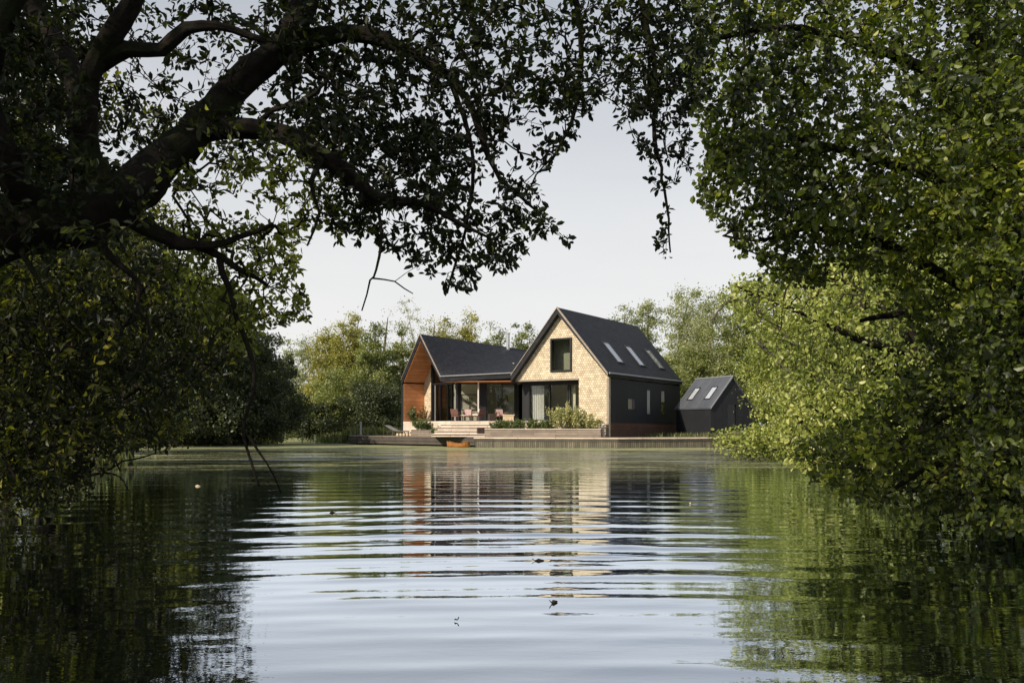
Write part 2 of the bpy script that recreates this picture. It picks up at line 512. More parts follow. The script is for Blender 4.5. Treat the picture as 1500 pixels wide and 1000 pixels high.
class Skel:
    """limbs drawn by hand, twigs grown from them towards leaf clusters"""

    def __init__(s, cap=90000):
        s.P = np.zeros((cap, 3))
        s.par = np.full(cap, -1)
        s.n = 0
        s.limbs = []
        s.tips = []

    def limb(s, pts, step=0.09, wob=0.3):
        c = cat_rom(pts, step)
        c[:, 3] = np.maximum(c[:, 3], 0.0022 * (1 if step < .2 else 2))
        k = len(c)
        nz = np.cumsum(rs.randn(k, 3), 0)
        nz -= np.linspace(0, 1, k)[:, None] * nz[-1]
        c[:, :3] += nz * np.where(c[:, 3:4] > .05, c[:, 3:4] * wob * .10, np.maximum(c[:, 3:4] * wob * 0.35, .009 if step < .2 else 0))
        c[:, 3] *= 1 + 0.13 * np.sin(np.arange(k) * 1.1 + rs.rand() * 6) * rs.rand(k)
        i0 = s.n
        s.P[i0:i0 + k] = c[:, :3]
        s.par[i0 + 1:i0 + k] = np.arange(i0, i0 + k - 1)
        s.n += k
        s.limbs.append(c)
        return s

    def attach(s, A, seg=0.12, sag=0.15, jit=0.25):
        A = np.asarray(A)
        base = s.P[:s.n]
        d = np.array([np.min(((base - a) ** 2).sum(1)) for a in A])
        s.limb_n = getattr(s, 'limb_n', s.n)
        for i in np.argsort(d):
            a = A[i]
            D = ((s.P[:s.n] - a) ** 2).sum(1)
            j = int(np.argmin(D))
            dist = math.sqrt(D[j])
            k = max(2, int(dist / seg))
            p0 = s.P[j]
            t = np.arange(1, k + 1)[:, None] / k
            pts = p0 + (a - p0) * t
            bow = np.sin(t * math.pi)
            off = rs.randn(3) * jit * dist * 0.5
            pts = pts + bow * off + bow * np.array([0, 0, sag * dist])
            pts[:-1] += rs.randn(k - 1, 3) * jit * seg * 0.4
            n0 = s.n
            if n0 + k >= len(s.P):
                break
            s.P[n0:n0 + k] = pts
            s.par[n0] = j
            s.par[n0 + 1:n0 + k] = np.arange(n0, n0 + k - 1)
            s.n += k
            s.tips.append((n0, k))
        return s

    def twig_mesh(s, name, mat, parent, r0=0.0022, power=0.45, rmax=0.03, sides=4):
        n = s.n
        cnt = np.zeros(n)
        ln = s.limb_n
        for n0, k in s.tips:
            cnt[n0 + k - 1] += 1
        for i in range(n - 1, ln - 1, -1):
            if s.par[i] >= ln:
                cnt[s.par[i]] += cnt[i]
        r = np.minimum(r0 * np.maximum(cnt, 1) ** power, rmax)
        idx = np.arange(ln, n)
        p = s.par[idx]
        A = s.P[p]
        B = s.P[idx]
        rb = r[idx]
        ra = np.where(p >= ln, np.minimum(r[p], rb * 1.5), rb * 1.2)
        d = nrm(B - A)
        B = B + d * rb[:, None] * 0.5
        A = A - d * (ra * 0.8)[:, None]
        u = np.cross(d, np.array([0.3, 0.2, 0.93]))
        u = nrm(u)
        w = np.cross(d, u)
        V = []
        for k in range(sides):
            t = 2 * math.pi * k / sides
            V.append(A + (u * math.cos(t) + w * math.sin(t)) * ra[:, None])
        for k in range(sides):
            t = 2 * math.pi * k / sides
            V.append(B + (u * math.cos(t) + w * math.sin(t)) * rb[:, None])
        V = np.stack(V, 1).reshape(-1, 3)
        base = np.arange(len(idx))[:, None] * (2 * sides)
        f = np.concatenate([base + np.array([[k, (k + 1) % sides, sides + (k + 1) % sides, sides + k]]) for k in range(sides)], 1).reshape(-1)
        return np_mesh(name, V, f, 4, mat, parent, smooth=True)

    def limb_objs(s, mat, parent, sides=12, names=('trunk', 'branch')):
        for i, c in enumerate(s.limbs):
            mb = MB()
            mb.tube([tuple(p) for p in c[:, :3]], list(c[:, 3]), n=sides if c[:, 3].max() > 0.04 else 6, cap=True)
            # lumpy bark outline
            if c[:, 3].max() > 0.04:
                v = np.array(mb.v)
                nn = sides
                k = len(c)
                v = v.reshape(k, nn, 3)
                cen = c[:, None, :3]
                ph = np.arange(nn)[None, :] * 2 * math.pi / nn; kk = np.arange(k)[:, None]
                lump = 1 + 0.09 * np.sin(2 * ph + kk * .21 + i) + .07 * np.sin(3 * ph - kk * .33) + .05 * np.sin(7 * ph + kk * .12 + np.sin(kk * .4)) + 0.035 * rs.randn(k, nn)
                v = cen + (v - cen) * lump[..., None]
                mb.v = [tuple(p) for p in v.reshape(-1, 3)]
            mb.build(names[0] if i == 0 else names[1], mat, parent, smooth=True)

    def leaf_points(s, per=10, mid=4, span=4, spread=0.02):
        """positions + axes around the last nodes of every twig"""
        P = []
        D = []
        C = []
        for q, (n0, k) in enumerate(s.tips):
            last = s.P[n0 + k - 1]
            prev = s.P[n0 + k - 2]
            d = (last - prev)
            d = d / (np.linalg.norm(d) + 1e-9)
            P += [last] * per
            D += [d] * per
            C += [q] * per
            for m in range(1, min(span, k)):
                P += [s.P[n0 + k - 1 - m]] * mid
                D += [d] * mid
                C += [q] * mid
        P = np.array(P)
        D = np.array(D)
        C = np.array(C)
        P = P + rs.randn(len(P), 3) * spread
        return P, D, C


def in_poly(x, y, poly):
    ins = np.zeros(len(x), bool)
    n = len(poly)
    for i in range(n):
        x0, y0 = poly[i]
        x1, y1 = poly[(i + 1) % n]
        c = ((y0 > y) != (y1 > y)) & (x < (x1 - x0) * (y - y0) / ((y1 - y0) or 1e-9) + x0)
        ins ^= c
    return ins


def region(poly, n, y0, y1, power=1.0):
    """n points in the cone under an outline between depths y0 and y1"""
    poly = np.array(poly, float)
    lo, hi = poly.min(0), poly.max(0)
    out = []
    while len(out) < n:
        q = lo + rs.rand(n * 2, 2) * (hi - lo)
        q = q[in_poly(q[:, 0], q[:, 1], [tuple(p) for p in poly])]
        out += list(q)
    q = np.array(out[:n])
    Y = y0 + (y1 - y0) * rs.rand(n) ** power
    return np.stack([(q[:, 0] - 750) * Y / F, Y, CAMZ + (625 - q[:, 1]) * Y / F], 1)


def px_limb(pts):
    """[(px,py,Y,radius in px)] -> metres"""
    return [(*at(px, py, Y), r * Y / F) for px, py, Y, r in pts]


# ------------------------------------------------------------------ terrain and water
LAKE = [(-4.4, -6), (-4.6, 3), (-6.2, 9), (-10.5, 16), (-12.5, 26), (-20, 42), (-27, 56), (-24, 61), (-19, 66), (-23, 84), (-27.5, 104),
        (-26, 112), (-22, 108), (-18.5, 92), (-15, 78), (-13.2, 68.5), (-8, 63.5), (-2.4, 59), (6.4, 56.0), (13, 57.6), (20, 58.5),
        (17, 48), (12.6, 38), (10.6, 26), (8.6, 15), (7.0, 7), (6.0, -2), (3, -6)]


def lake_dist(X, Y):
    """signed distance to the shoreline, negative over the water"""
    x = X.ravel(); y = Y.ravel()
    best = np.full(len(x), 1e9)
    n = len(LAKE)
    for i in range(n):
        ax, ay = LAKE[i]; bx, by = LAKE[(i + 1) % n]
        dx, dy = bx - ax, by - ay
        t = np.clip(((x - ax) * dx + (y - ay) * dy) / (dx * dx + dy * dy), 0, 1)
        best = np.minimum(best, np.hypot(x - ax - t * dx, y - ay - t * dy))
    s = in_poly(x, y, LAKE)
    return np.where(s, -best, best).reshape(X.shape)


def wob(X, Y, k, seed):
    r = np.random.RandomState(seed)
    o = np.zeros_like(X, dtype=float)
    for _ in range(6):
        a = r.rand() * 6.28; q = k * (0.6 + r.rand())
        o += np.sin(X * q * math.cos(a) + Y * q * math.sin(a) + r.rand() * 6.28)
    return o / 6


def axis_grid(fine):
    out = []
    for a, b, s in fine:
        out += list(np.arange(a, b, s))
    return np.array(out + [fine[-1][1]])


def grid_obj(name, xs, ys, hf, mat, smooth=True):
    X, Y = np.meshgrid(xs, ys)
    Z = hf(X, Y)
    V = np.stack([X.ravel(), Y.ravel(), Z.ravel()], 1)
    nx, ny = len(xs), len(ys)
    i = (np.arange(ny - 1)[:, None] * nx + np.arange(nx - 1)[None, :]).ravel()
    f = np.stack([i, i + 1, i + 1 + nx, i + nx], 1).ravel()
    o = np_mesh(name, V, f, 4, mat, smooth=smooth)
    return o


def ground_h(X, Y):
    d = lake_dist(X, Y) + wob(X, Y, 0.8, 3) * 0.5
    t = np.clip((d + 1.2) / 2.4, 0, 1)
    t = t * t * (3 - 2 * t)
    return LAKE_BED + (0.42 - LAKE_BED) * t + np.clip(d, 0, 60) * 0.004 + wob(X, Y, 0.5, 5) * 0.05 * t


def m_ground():
    m, nt, out = mat_new('grassy_earth')
    L = nt.links.new
    b = nd(nt, 'ShaderNodeBsdfPrincipled')
    b.inputs['Roughness'].default_value = 0.95
    b.inputs['Specular IOR Level'].default_value = 0.1
    tc = nd(nt, 'ShaderNodeTexCoord')
    n = nd(nt, 'ShaderNodeTexNoise'); n.inputs['Scale'].default_value = 0.9; n.inputs['Detail'].default_value = 10
    L(tc.outputs['Object'], n.inputs['Vector'])
    r = ramp(nt, [(0.3, (0.035, 0.028, 0.016)), (0.5, (0.045, 0.06, 0.02)), (0.75, (0.09, 0.11, 0.035))])
    L(n.outputs['Fac'], r.inputs['Fac']); L(r.outputs['Color'], b.inputs['Base Color'])
    bp = nd(nt, 'ShaderNodeBump'); bp.inputs['Strength'].default_value = 0.8; bp.inputs['Distance'].default_value = 0.1
    L(n.outputs['Fac'], bp.inputs['Height']); L(bp.outputs['Normal'], b.inputs['Normal'])
    L(b.outputs[0], out.inputs['Surface'])
    return m


ground = grid_obj('ground', axis_grid([(-1500, -200, 130), (-200, -60, 7), (-60, 60, 0.8), (60, 200, 7), (200, 1500, 130)]),
                  axis_grid([(-1200, -60, 114), (-60, -10, 5), (-10, 130, 0.9), (130, 300, 10), (300, 2500, 220)]), ground_h, m_ground())
tag(ground, kind='structure')


def water_h(X, Y):
    # long low swells running towards the camera, rings round a point behind it
    D = np.hypot(X - 0.6, Y + 9.0) + 0.30 * wob(X, Y, 0.35, 11)
    amp = np.interp(Y, [0, 4, 6, 7.6, 9, 12, 16, 22, 30, 45], [.002, .0042, .006, .0078, .0085, .0068, .005, .0038, .002, 0])
    side = np.interp(np.abs(X / np.maximum(Y, 1) - 0.02), [0, .2, .33, .5], [1, 1, .55, .3])
    m1 = 0.75 + 0.55 * wob(X * 0.6, Y, 0.55, 12)
    h = np.sin(D * 2 * math.pi / 1.02 + .8 * wob(X, Y, .5, 21)) * (m1 + .5 * wob(X, Y * .4, .9, 22))
    h += 0.42 * np.sin(D * 2 * math.pi / 0.57 + 2 * wob(X, Y, 0.4, 13)) * (0.7 + .6 * wob(X, Y, 0.9, 14))
    h += 0.16 * np.sin(D * 2 * math.pi / 0.31 + 3 * wob(X, Y, 0.8, 15))
    h += .38 * np.sin((X * .35 + Y * .93) * 2 * math.pi / .8 + 3 * wob(X, Y, .5, 31)) * wob(X, Y, .7, 32) * 1.6
    h += .3 * np.sin((-X * .5 + Y * .86) * 2 * math.pi / .46 + 3 * wob(X, Y, .6, 33)) * wob(X, Y, .9, 34) * 1.6
    h = (np.exp(.7 * h) - 1) * 1.25 * amp * side
    h += 0.0012 * wob(X * 0.6, Y, 5.0, 16) * np.interp(Y, [4, 9, 40], [1, 2.0, 0]) 
    return h


def m_water():
    m, nt, out = mat_new('lake_water')
    L = nt.links.new
    tc = nd(nt, 'ShaderNodeTexCoord')
    geo = nd(nt, 'ShaderNodeNewGeometry')
    sep = nd(nt, 'ShaderNodeSeparateXYZ')
    L(tc.outputs['Object'], sep.inputs[0])

    def noise(sx, sy, scale, detail=4, rough=0.6):
        mp = nd(nt, 'ShaderNodeMapping'); mp.inputs['Scale'].default_value = (sx, sy, 1)
        L(tc.outputs['Object'], mp.inputs[0])
        n = nd(nt, 'ShaderNodeTexNoise'); n.inputs['Scale'].default_value = scale
        n.inputs['Detail'].default_value = detail; n.inputs['Roughness'].default_value = rough
        L(mp.outputs[0], n.inputs['Vector'])
        return n.outputs['Fac']

    def mr(v, a, b, c=0.0, d=1.0, smooth=True):
        n = nd(nt, 'ShaderNodeMapRange', interpolation_type='SMOOTHSTEP' if smooth else 'LINEAR')
        n.inputs[1].default_value = a; n.inputs[2].default_value = b; n.inputs[3].default_value = c; n.inputs[4].default_value = d
        L(v, n.inputs[0]); return n.outputs[0]

    def math2(op, a, b):
        n = nd(nt, 'ShaderNodeMath', operation=op)
        for i, v in enumerate((a, b)):
            if isinstance(v, (int, float)): n.inputs[i].default_value = v
            else: L(v, n.inputs[i])
        return n.outputs[0]
    # fine ripples, stronger where the breeze touches the far half
    far = mr(sep.outputs['Y'], 20, 38)
    fine = noise(0.7, 1.6, 5.0, 3)
    patch = mr(noise(0.12, 0.35, 1.0, 3), 0.42, 0.62)
    st = math2('ADD', 0.03, math2('MULTIPLY', far, math2('ADD', 0.10, math2('MULTIPLY', patch, 0.8))))
    bp = nd(nt, 'ShaderNodeBump'); bp.inputs['Distance'].default_value = 0.035
    L(st, bp.inputs['Strength']); L(fine, bp.inputs['Height'])
    gl = nd(nt, 'ShaderNodeBsdfGlossy'); gl.inputs['Roughness'].default_value = 0.015
    gl.inputs['Color'].default_value = (0.84, 0.91, 1.0, 1)
    L(bp.outputs['Normal'], gl.inputs['Normal'])
    df = nd(nt, 'ShaderNodeBsdfDiffuse'); df.inputs['Color'].default_value = (0.008, 0.010, 0.006, 1)
    fr = nd(nt, 'ShaderNodeFresnel'); fr.inputs['IOR'].default_value = 2.1
    L(bp.outputs['Normal'], fr.inputs['Normal'])
    fac = math2('MINIMUM', math2('MULTIPLY', fr.outputs[0], 2.2), 0.96)
    wm = nd(nt, 'ShaderNodeMixShader')
    L(fac, wm.inputs[0]); L(df.outputs[0], wm.inputs[1]); L(gl.outputs[0], wm.inputs[2])
    # duckweed and seeds floating in rafts and streaks
    raft = noise(0.14, 0.75, 1.0, 8, 0.78)
    speck = noise(1.0, 2.2, 6.0, 3, 0.6)
    dens = mr(sep.outputs['Y'], 18, 30, 0, 1)
    near_edge = mr(sep.outputs['Y'], 47, 54, 0, 1)
    th = math2('SUBTRACT', math2('SUBTRACT', 0.80, math2('MULTIPLY', dens, 0.20)), math2('MULTIPLY', near_edge, 0.2))
    a = math2('SUBTRACT', math2('ADD', math2('MULTIPLY', raft, 0.75), math2('MULTIPLY', speck, 0.42)), th)
    mask = mr(a, -0.012, 0.05)
    fleck = mr(math2('ADD', math2('MULTIPLY', noise(1.0, 2.6, 11.0, 2, 0.5), 0.8), math2('MULTIPLY', noise(0.2, 0.6, 1.0, 4), 0.35)), 0.63, 0.70)
    fleck = math2('MULTIPLY', fleck, mr(sep.outputs['Y'], 17, 26))
    mask = math2('MULTIPLY', mask, mr(sep.outputs['Y'], 16, 22))
    mask = math2('MAXIMUM', mask, math2('MULTIPLY', fleck, 0.8))
    weed = nd(nt, 'ShaderNodeBsdfDiffuse')
    wr = ramp(nt, [(0.35, (0.20, 0.22, 0.10)), (0.6, (0.36, 0.37, 0.22)), (0.8, (0.60, 0.60, 0.50))])
    L(noise(0.5, 0.9, 3.0, 4), wr.inputs['Fac']); L(wr.outputs['Color'], weed.inputs['Color'])
    fm = nd(nt, 'ShaderNodeMixShader')
    L(math2('MULTIPLY', mask, 0.8), fm.inputs[0]); L(wm.outputs[0], fm.inputs[1]); L(weed.outputs[0], fm.inputs[2])
    L(fm.outputs[0], out.inputs['Surface'])
    return m


water = grid_obj('water', axis_grid([(-1400, -200, 200), (-200, -16, 8), (-16, 16, 0.11), (16, 200, 8), (200, 1400, 200)]),
                 axis_grid([(-1000, -20, 98), (-20, 2, 1.0), (2, 12, 0.045), (12, 26, 0.09), (26, 60, 0.5), (60, 200, 8), (200, 2400, 200)]),
                 water_h, m_water())
tag(water, kind='structure')

# ------------------------------------------------------------------ the house
EX = Vector((.848, -.53, 0)); EY = Vector((.53, .848, 0)); EZ = Vector((0, 0, 1))
RC = Vector((6.17, 56.6, 0))
FL = 1.7
DK = 0.65


def H(x, y, z): return RC + EX * x + EY * y + EZ * z


def hbox(mb, x0, x1, y0, y1, z0, z1): return mb.obox(H(x0, y0, z0), EX * (x1 - x0), EY * (y1 - y0), EZ * (z1 - z0))


house = empty('lake_house', (2.0, 61.0, 0.5), 'black timber lake house with two steep gables, shingled front and deck before it', 'house')


def part(name, fn, mat, parent=house, **kw):
    mb = MB(); fn(mb); return mb.build(name, M[mat], parent, **kw)


XR, ZR, SL = -3.52, 9.12, 1.205
roofz = lambda x: ZR - abs(x - XR) * SL
# front gable wall with its window opening and the open corner below
part('gable_wall', lambda mb: mb.prism(
    [H(-6.98, 0, 4.45), H(-2.15, 0, 4.45), H(-2.15, 0, DK), H(0, 0, DK), H(0, 0, roofz(0) - .30), H(XR, 0, ZR - .40), H(-6.98, 0, roofz(-6.98) - .44)],
    EY * .25, holes=[[H(-4.20, 0, 4.98), H(-2.70, 0, 4.98), H(-2.70, 0, 7.10), H(-4.20, 0, 7.10)]]), 'shingle')


def window(parent, x0, x1, y, z0, z1, fr=.07, proud=.05, mull=(), glass='glass', depth=.16, name='window', fw=None):
    fn = fw or H
    ax = EX if fw is None else WX
    ay = EY if fw is None else WY
    mb = MB()
    def b(xa, xb, za, zb, y0=-proud, y1=depth): mb.obox(fn(xa, y + y0, za), ax * (xb - xa), ay * (y1 - y0), EZ * (zb - za))
    b(x0, x0 + fr, z0, z1); b(x1 - fr, x1, z0, z1)
    b(x0 + fr, x1 - fr, z0, z0 + fr); b(x0 + fr, x1 - fr, z1 - fr, z1)
    for m_ in mull:
        b(m_ - .03, m_ + .03, z0 + fr, z1 - fr, -proud + .01, depth - .01)
    o = mb.build(name, M['frame'], parent)
    g = MB()
    g.obox(fn(x0 + fr, y + .05, z0 + fr), ax * (x1 - x0 - 2 * fr), ay * .012, EZ * (z1 - z0 - 2 * fr))
    g.build('pane', M[glass], o)
    return o


w = window(house, -4.24, -2.66, 0, 4.94, 7.14, fr=.10, proud=.10, depth=.3)
w['label'] = 'tall square window high in the shingled gable'
part('gable_edge_board', lambda mb: (mb.prism([H(.14, -.46, roofz(.14) + .03), H(XR, -.46, ZR + .05), H(XR, -.46, ZR - .12), H(.14, -.46, roofz(.14) - .16)], EY * .05),
                                     mb.prism([H(-7.1, -.46, roofz(-7.1) + .03), H(XR, -.46, ZR + .05), H(XR, -.46, ZR - .02), H(-7.1, -.46, roofz(-7.1) - .04)], EY * .05),
                                     hbox(mb, -.13, .02, -.035, 0, DK, 4.42), hbox(mb, -6.98, -2.15, -.04, 0, 4.36, 4.45)), 'verge')
roof = part('roof', lambda mb: mb.prism([H(.12, -.41, roofz(.12)), H(XR, -.41, ZR), H(-7.12, -.41, roofz(-7.12)), H(-7.12, -.41, roofz(-7.12) - .46), H(XR, -.41, ZR - .42), H(.12, -.41, roofz(.12) - .26)], EY * 12.85), 'slate')
part('gutter', lambda mb: mb.tube([H(.20, -.3, roofz(.12) - .02), H(.20, 12.4, roofz(.12) - .02)], .055, 8), 'trim')
# side wall with window openings
sw = [(2.9, 4.15, 2.45, 3.2), (6.05, 6.68, 2.15, 3.95), (8.6, 9.3, 2.18, 3.97)]
def side_wall(mb):
    ys = [.25] + [q for a, b, c, d in sw for q in (a, b)] + [12.1]
    for i in range(len(ys) - 1):
        if i % 2 == 0:
            hbox(mb, -.2, 0, ys[i], ys[i + 1], 1.56, 4.40)
        else:
            a, b, c, d = sw[i // 2]
            hbox(mb, -.2, 0, a, b, 1.56, c); hbox(mb, -.2, 0, a, b, d, 4.40)


part('side_wall', side_wall, 'black')
part('base_wall', lambda mb: mb.obox(H(-.03, .25, .3), EY * 11.85, -EX * .2, EZ * 1.26), 'redbase')
for i, (a, b, c, d) in enumerate(sw):
    mb = MB()
    for (p, q, r, s_) in ((a, a + .035, c, d), (b - .035, b, c, d), (a + .035, b - .035, c, c + .035), (a + .035, b - .035, d - .035, d)):
        mb.obox(H(.006, p, r), EY * (q - p), -EX * .16, EZ * (s_ - r))
    fo = mb.build('window', M['frame'], house)
    fo['label'] = ('small square window in the black side wall', 'narrow tall window in the middle of the black side wall', 'narrow tall window nearest the back corner of the side wall')[i]
    g = MB(); g.obox(H(-.005, a + .036, c + .036), EY * (b - a - .072), -EX * .006, EZ * (d - c - .072)); g.build('pane', M['glass'], fo)
    if i:
        g = MB(); g.obox(H(-.02, a + .04, c + (.05 if i == 1 else .9)), EY * (b - a - .08), -EX * .008, EZ * (d - c - (.16 if i == 1 else .98))); g.build('curtain', M['curtain'], house)
part('warm_light_panel', lambda mb: mb.obox(H(-.02, 2.95, 2.50), EY * .62, -EX * .02, EZ * .65), 'logend')  # pale panel added behind the square pane, imitating warm light seen through
part('back_wall', lambda mb: mb.prism([H(-6.98, 12.1, .3), H(0, 12.1, .3), H(0, 12.1, 4.45), H(XR, 12.1, 8.7), H(-6.98, 12.1, 4.5)], EY * .2), 'black')
part('inner_side_wall', lambda mb: hbox(mb, -6.98, -6.78, .95, 12.1, .3, 4.45), 'black')
part('upper_floor', lambda mb: hbox(mb, -6.98, -.2, .25, 12.1, 4.46, 4.66), 'inner')
part('upper_room_wall', lambda mb: mb.prism([H(-5.6, 1.0, 4.66), H(-1.4, 1.0, 4.66), H(-1.4, 1.0, 5.9), H(-2.5, 1.0, 7.2), H(-4.5, 1.0, 7.2), H(-5.6, 1.0, 5.9)], EY * .05), 'inner')
part('room_floor', lambda mb: hbox(mb, -6.78, -.2, .9, 12.1, 1.5, FL), 'floorwood')
part('room_wall', lambda mb: (hbox(mb, -6.78, -.2, 3.4, 3.55, FL, 4.46),), 'cream')
# recessed ground floor glazing
part('return_wall', lambda mb: hbox(mb, -2.15, -1.95, .25, .95, DK, 4.46), 'shingle')
part('black_panel', lambda mb: (hbox(mb, -6.98, -6.47, .86, .95, FL, 4.46), hbox(mb, -6.47, -2.15, .86, .95, 4.18, 4.46)), 'black')
w = window(house, -6.47, -3.40, .9, FL, 4.18, fr=.07, mull=(-4.85,), name='sliding_window'); w['label'] = 'wide sliding glass door under the shingled gable'
w = window(house, -3.36, -2.17, .9, FL, 4.18, fr=.09, name='corner_window')
cm = MB()
for k in range(26):
    x = -6.36 + k * .036
    cm.obox(H(x, 1.15 + .035 * math.sin(k * 1.5), FL + .03), EX * .036, EY * .02 + EX * 0, EZ * 2.4)
cm.build('curtain', M['curtain'], house)
cm = MB(); hbox(cm, -3.3, -3.0, 1.15, 1.2, FL, 4.1); cm.build('curtain', M['cream'], house)
sofa = empty('sofa', H(-3.6, 2.0, FL), 'olive sofa behind the sliding glass door under the shingled gable', 'sofa')
part('seat', lambda mb: hbox(mb, -5.0, -2.5, 1.5, 2.3, FL + .12, FL + .5), 'sofa', sofa, bevel=.06)
part('backrest', lambda mb: hbox(mb, -5.0, -2.5, 2.3, 2.55, FL + .12, FL + .95), 'sofag', sofa, bevel=.06)
part('cushion', lambda mb: hbox(mb, -3.4, -2.9, 2.08, 2.28, FL + .5, FL + .9), 'sofag', sofa, bevel=.06)
shf = empty('sideboard', H(-4.0, 3.1, FL), 'dark low sideboard at the back of the room behind the sliding glass', 'sideboard')
part('cabinet', lambda mb: hbox(mb, -5.6, -2.6, 2.9, 3.35, FL + .1, FL + .95), 'darkwood', shf)
part('leg', lambda mb: (hbox(mb, -5.5, -5.4, 2.95, 3.3, FL, FL + .1)), 'frame', shf)
part('leg', lambda mb: (hbox(mb, -2.8, -2.7, 2.95, 3.3, FL, FL + .1)), 'frame', shf)
# skylights on the big roof
for k, yc in enumerate((3.05, 6.6, 10.15)):
    xa, xb, hw = -1.80, -.55, .52
    sn = Vector(EX * SL + EZ).normalized()
    def SP(x, y, o, yc=yc): return H(x, yc + y, roofz(x)) + sn * o
    mb = MB()
    def bar(x0, x1, y0, y1, o0=-.02, o1=.07): mb.obox(SP(x0, y0, o0), SP(x1, y0, o0) - SP(x0, y0, o0), EY * (y1 - y0), sn * (o1 - o0))
    bar(xa, xb, -hw, -hw + .07); bar(xa, xb, hw - .07, hw); bar(xa, xa + .06, -hw + .07, hw - .07); bar(xb - .06, xb, -hw + .07, hw - .07)
    fo = mb.build('skylight', M['frame'], house)
    fo['label'] = ('skylight nearest the shingled gable', 'middle skylight of the three', 'skylight nearest the back of the roof')[k]
    g = MB(); g.obox(SP(xa + .06, -hw + .07, .035), SP(xb - .06, 0, 0) - SP(xa + .06, 0, 0), EY * (2 * hw - .14), sn * .01); g.build('pane', M['skyglass'], fo)
    g = MB(); g.obox(SP(xa + .06, -hw + .07, .008), SP(xb - .06, 0, 0) - SP(xa + .06, 0, 0), EY * (2 * hw - .14), sn * .01); g.build('blind', M['blind'], fo)

# left wing --------------------------------------------------------
WX = Vector((.59, -.807, 0)); WY = Vector((.807, .59, 0)); WO = Vector((-5.0, 62.0, 0))


def W(x, y, z): return WO + WX * x + WY * y + EZ * z


def wbox(mb, x0, x1, y0, y1, z0, z1): return mb.obox(W(x0, y0, z0), WX * (x1 - x0), WY * (y1 - y0), EZ * (z1 - z0))


RX = -2.785
E0 = W(0.02, -.02, 4.80); E1 = Vector((0.35, 61.35, 5.02))
def roof_sheet(fa, fb, ta, tb, name, label):
    """ruled roof slope between two edges, with thickness"""
    mb = MB(); N1, N2 = 40, 14
    top = [[fa(i / N1).lerp(fb(i / N1), j / N2) for j in range(N2 + 1)] for i in range(N1 + 1)]
    vs = [p for r_ in top for p in r_]
    bot = [p - EZ * (ta + (tb - ta) * (j / N2)) for r_ in top for j, p in enumerate(r_)]
    q = N2 + 1; o = len(vs); fs = []
    for i in range(N1):
        for j in range(N2):
            k = i * q + j
            fs.append((k, k + 1, k + 1 + q, k + q)); fs.append((o + k, o + k + q, o + k + 1 + q, o + k + 1))
        fs.append((i * q, (i + 1) * q, o + (i + 1) * q, o + i * q)); fs.append((i * q + N2, o + i * q + N2, o + (i + 1) * q + N2, (i + 1) * q + N2))
    for j in range(N2):
        fs.append((j, o + j, o + j + 1, j + 1)); k = N1 * q + j; fs.append((k, k + 1, o + k + 1, o + k))
    mb.add(vs + bot, fs)
    ob = mb.build(name, M['slate'], house, label=label)
    ob.data.polygons.foreach_set('use_smooth', [abs(p_.normal.z) > .35 for p_ in ob.data.polygons])
    ob.data.set_sharp_from_angle(angle=math.radians(30))
    return ob


roof_sheet(lambda t: W(RX, 14 * t, 8.02 - .95 * t), lambda t: E0.lerp(E1, t), .42, .34, 'roof', 'low sloping black roof of the left wing')
roof_sheet(lambda t: W(RX - .006, 14 * t, 8.02 - .95 * t), lambda t: W(-5.57, 14 * t, 4.80), .42, .38, 'roof', 'black outer roof slope of the left wing')
part('gable_edge_board', lambda mb: (mb.prism([W(RX, -.05, 8.07), W(.06, -.05, 4.85), W(.06, -.05, 4.73), W(RX, -.05, 7.93)], WY * .05),
                                     mb.prism([W(RX, -.05, 8.07), W(-5.6, -.05, 4.84), W(-5.6, -.05, 4.79), W(RX, -.05, 8.0)], WY * .05)), 'verge')
part('gutter', lambda mb: mb.tube([E0 + Vector((0, -.04, .02)), E1 + Vector((0, -.04, .02))], .05, 8), 'trim')
part('side_wall', lambda mb: wbox(mb, -5.57, -5.27, 0, 14, .3, 4.45), 'black')
part('porch_lining', lambda mb: (wbox(mb, -5.27, -5.24, .03, 1.8, FL - .1, 4.52),
                                 mb.prism([W(-5.24, .03, 4.66), W(RX, .03, 7.52), W(RX, .03, 7.49), W(-5.24, .03, 4.63)], WY * 1.77)), 'orange')
zu = lambda x: 4.42 + (x + 5.57) * 1.156 - .06
part('porch_end_wall', lambda mb: mb.prism([W(-5.24, 1.8, FL - .1), W(-4.16, 1.8, FL - .1), W(-4.16, 1.8, zu(-4.16)), W(-5.24, 1.8, zu(-5.24))], WY * .2), 'shingle')
part('porch_floor', lambda mb: wbox(mb, -5.27, -.4, .0, 1.8, FL - .12, FL), 'deck')
part('black_post', lambda mb: wbox(mb, -4.16, -3.98, 1.72, 1.95, FL, zu(-4.0) - .02), 'frame')
part('black_post', lambda mb: wbox(mb, -.60, -.38, 1.70, 1.95, FL, 4.6), 'frame')
part('transom', lambda mb: wbox(mb, -3.98, -.60, 1.74, 1.92, 4.42, 4.55), 'frame')
part('gable_glazing', lambda mb: mb.prism([W(-3.98, 1.84, 4.55), W(-.45, 1.84, 4.55), W(-.45, 1.84, 4.9), W(RX, 1.84, 7.5), W(-3.98, 1.84, zu(-3.98))], WY * .012), 'glass')
w = window(house, -3.98, -.60, 1.84, FL, 4.42, fr=.06, mull=(-3.0, -2.0, -1.45), name='glass_door', fw=W)
w['label'] = 'glazed doors of the left gable behind the black post'
part('pale_frame', lambda mb: wbox(mb, -3.72, -3.62, 1.78, 1.83, FL, 4.42), 'trim')
part('pale_frame', lambda mb: wbox(mb, -.95, -.80, 1.78, 1.83, FL, 4.42), 'trim')
part('room_wall', lambda mb: wbox(mb, -5.2, .5, 6.0, 6.1, FL, 6.0), 'inner')
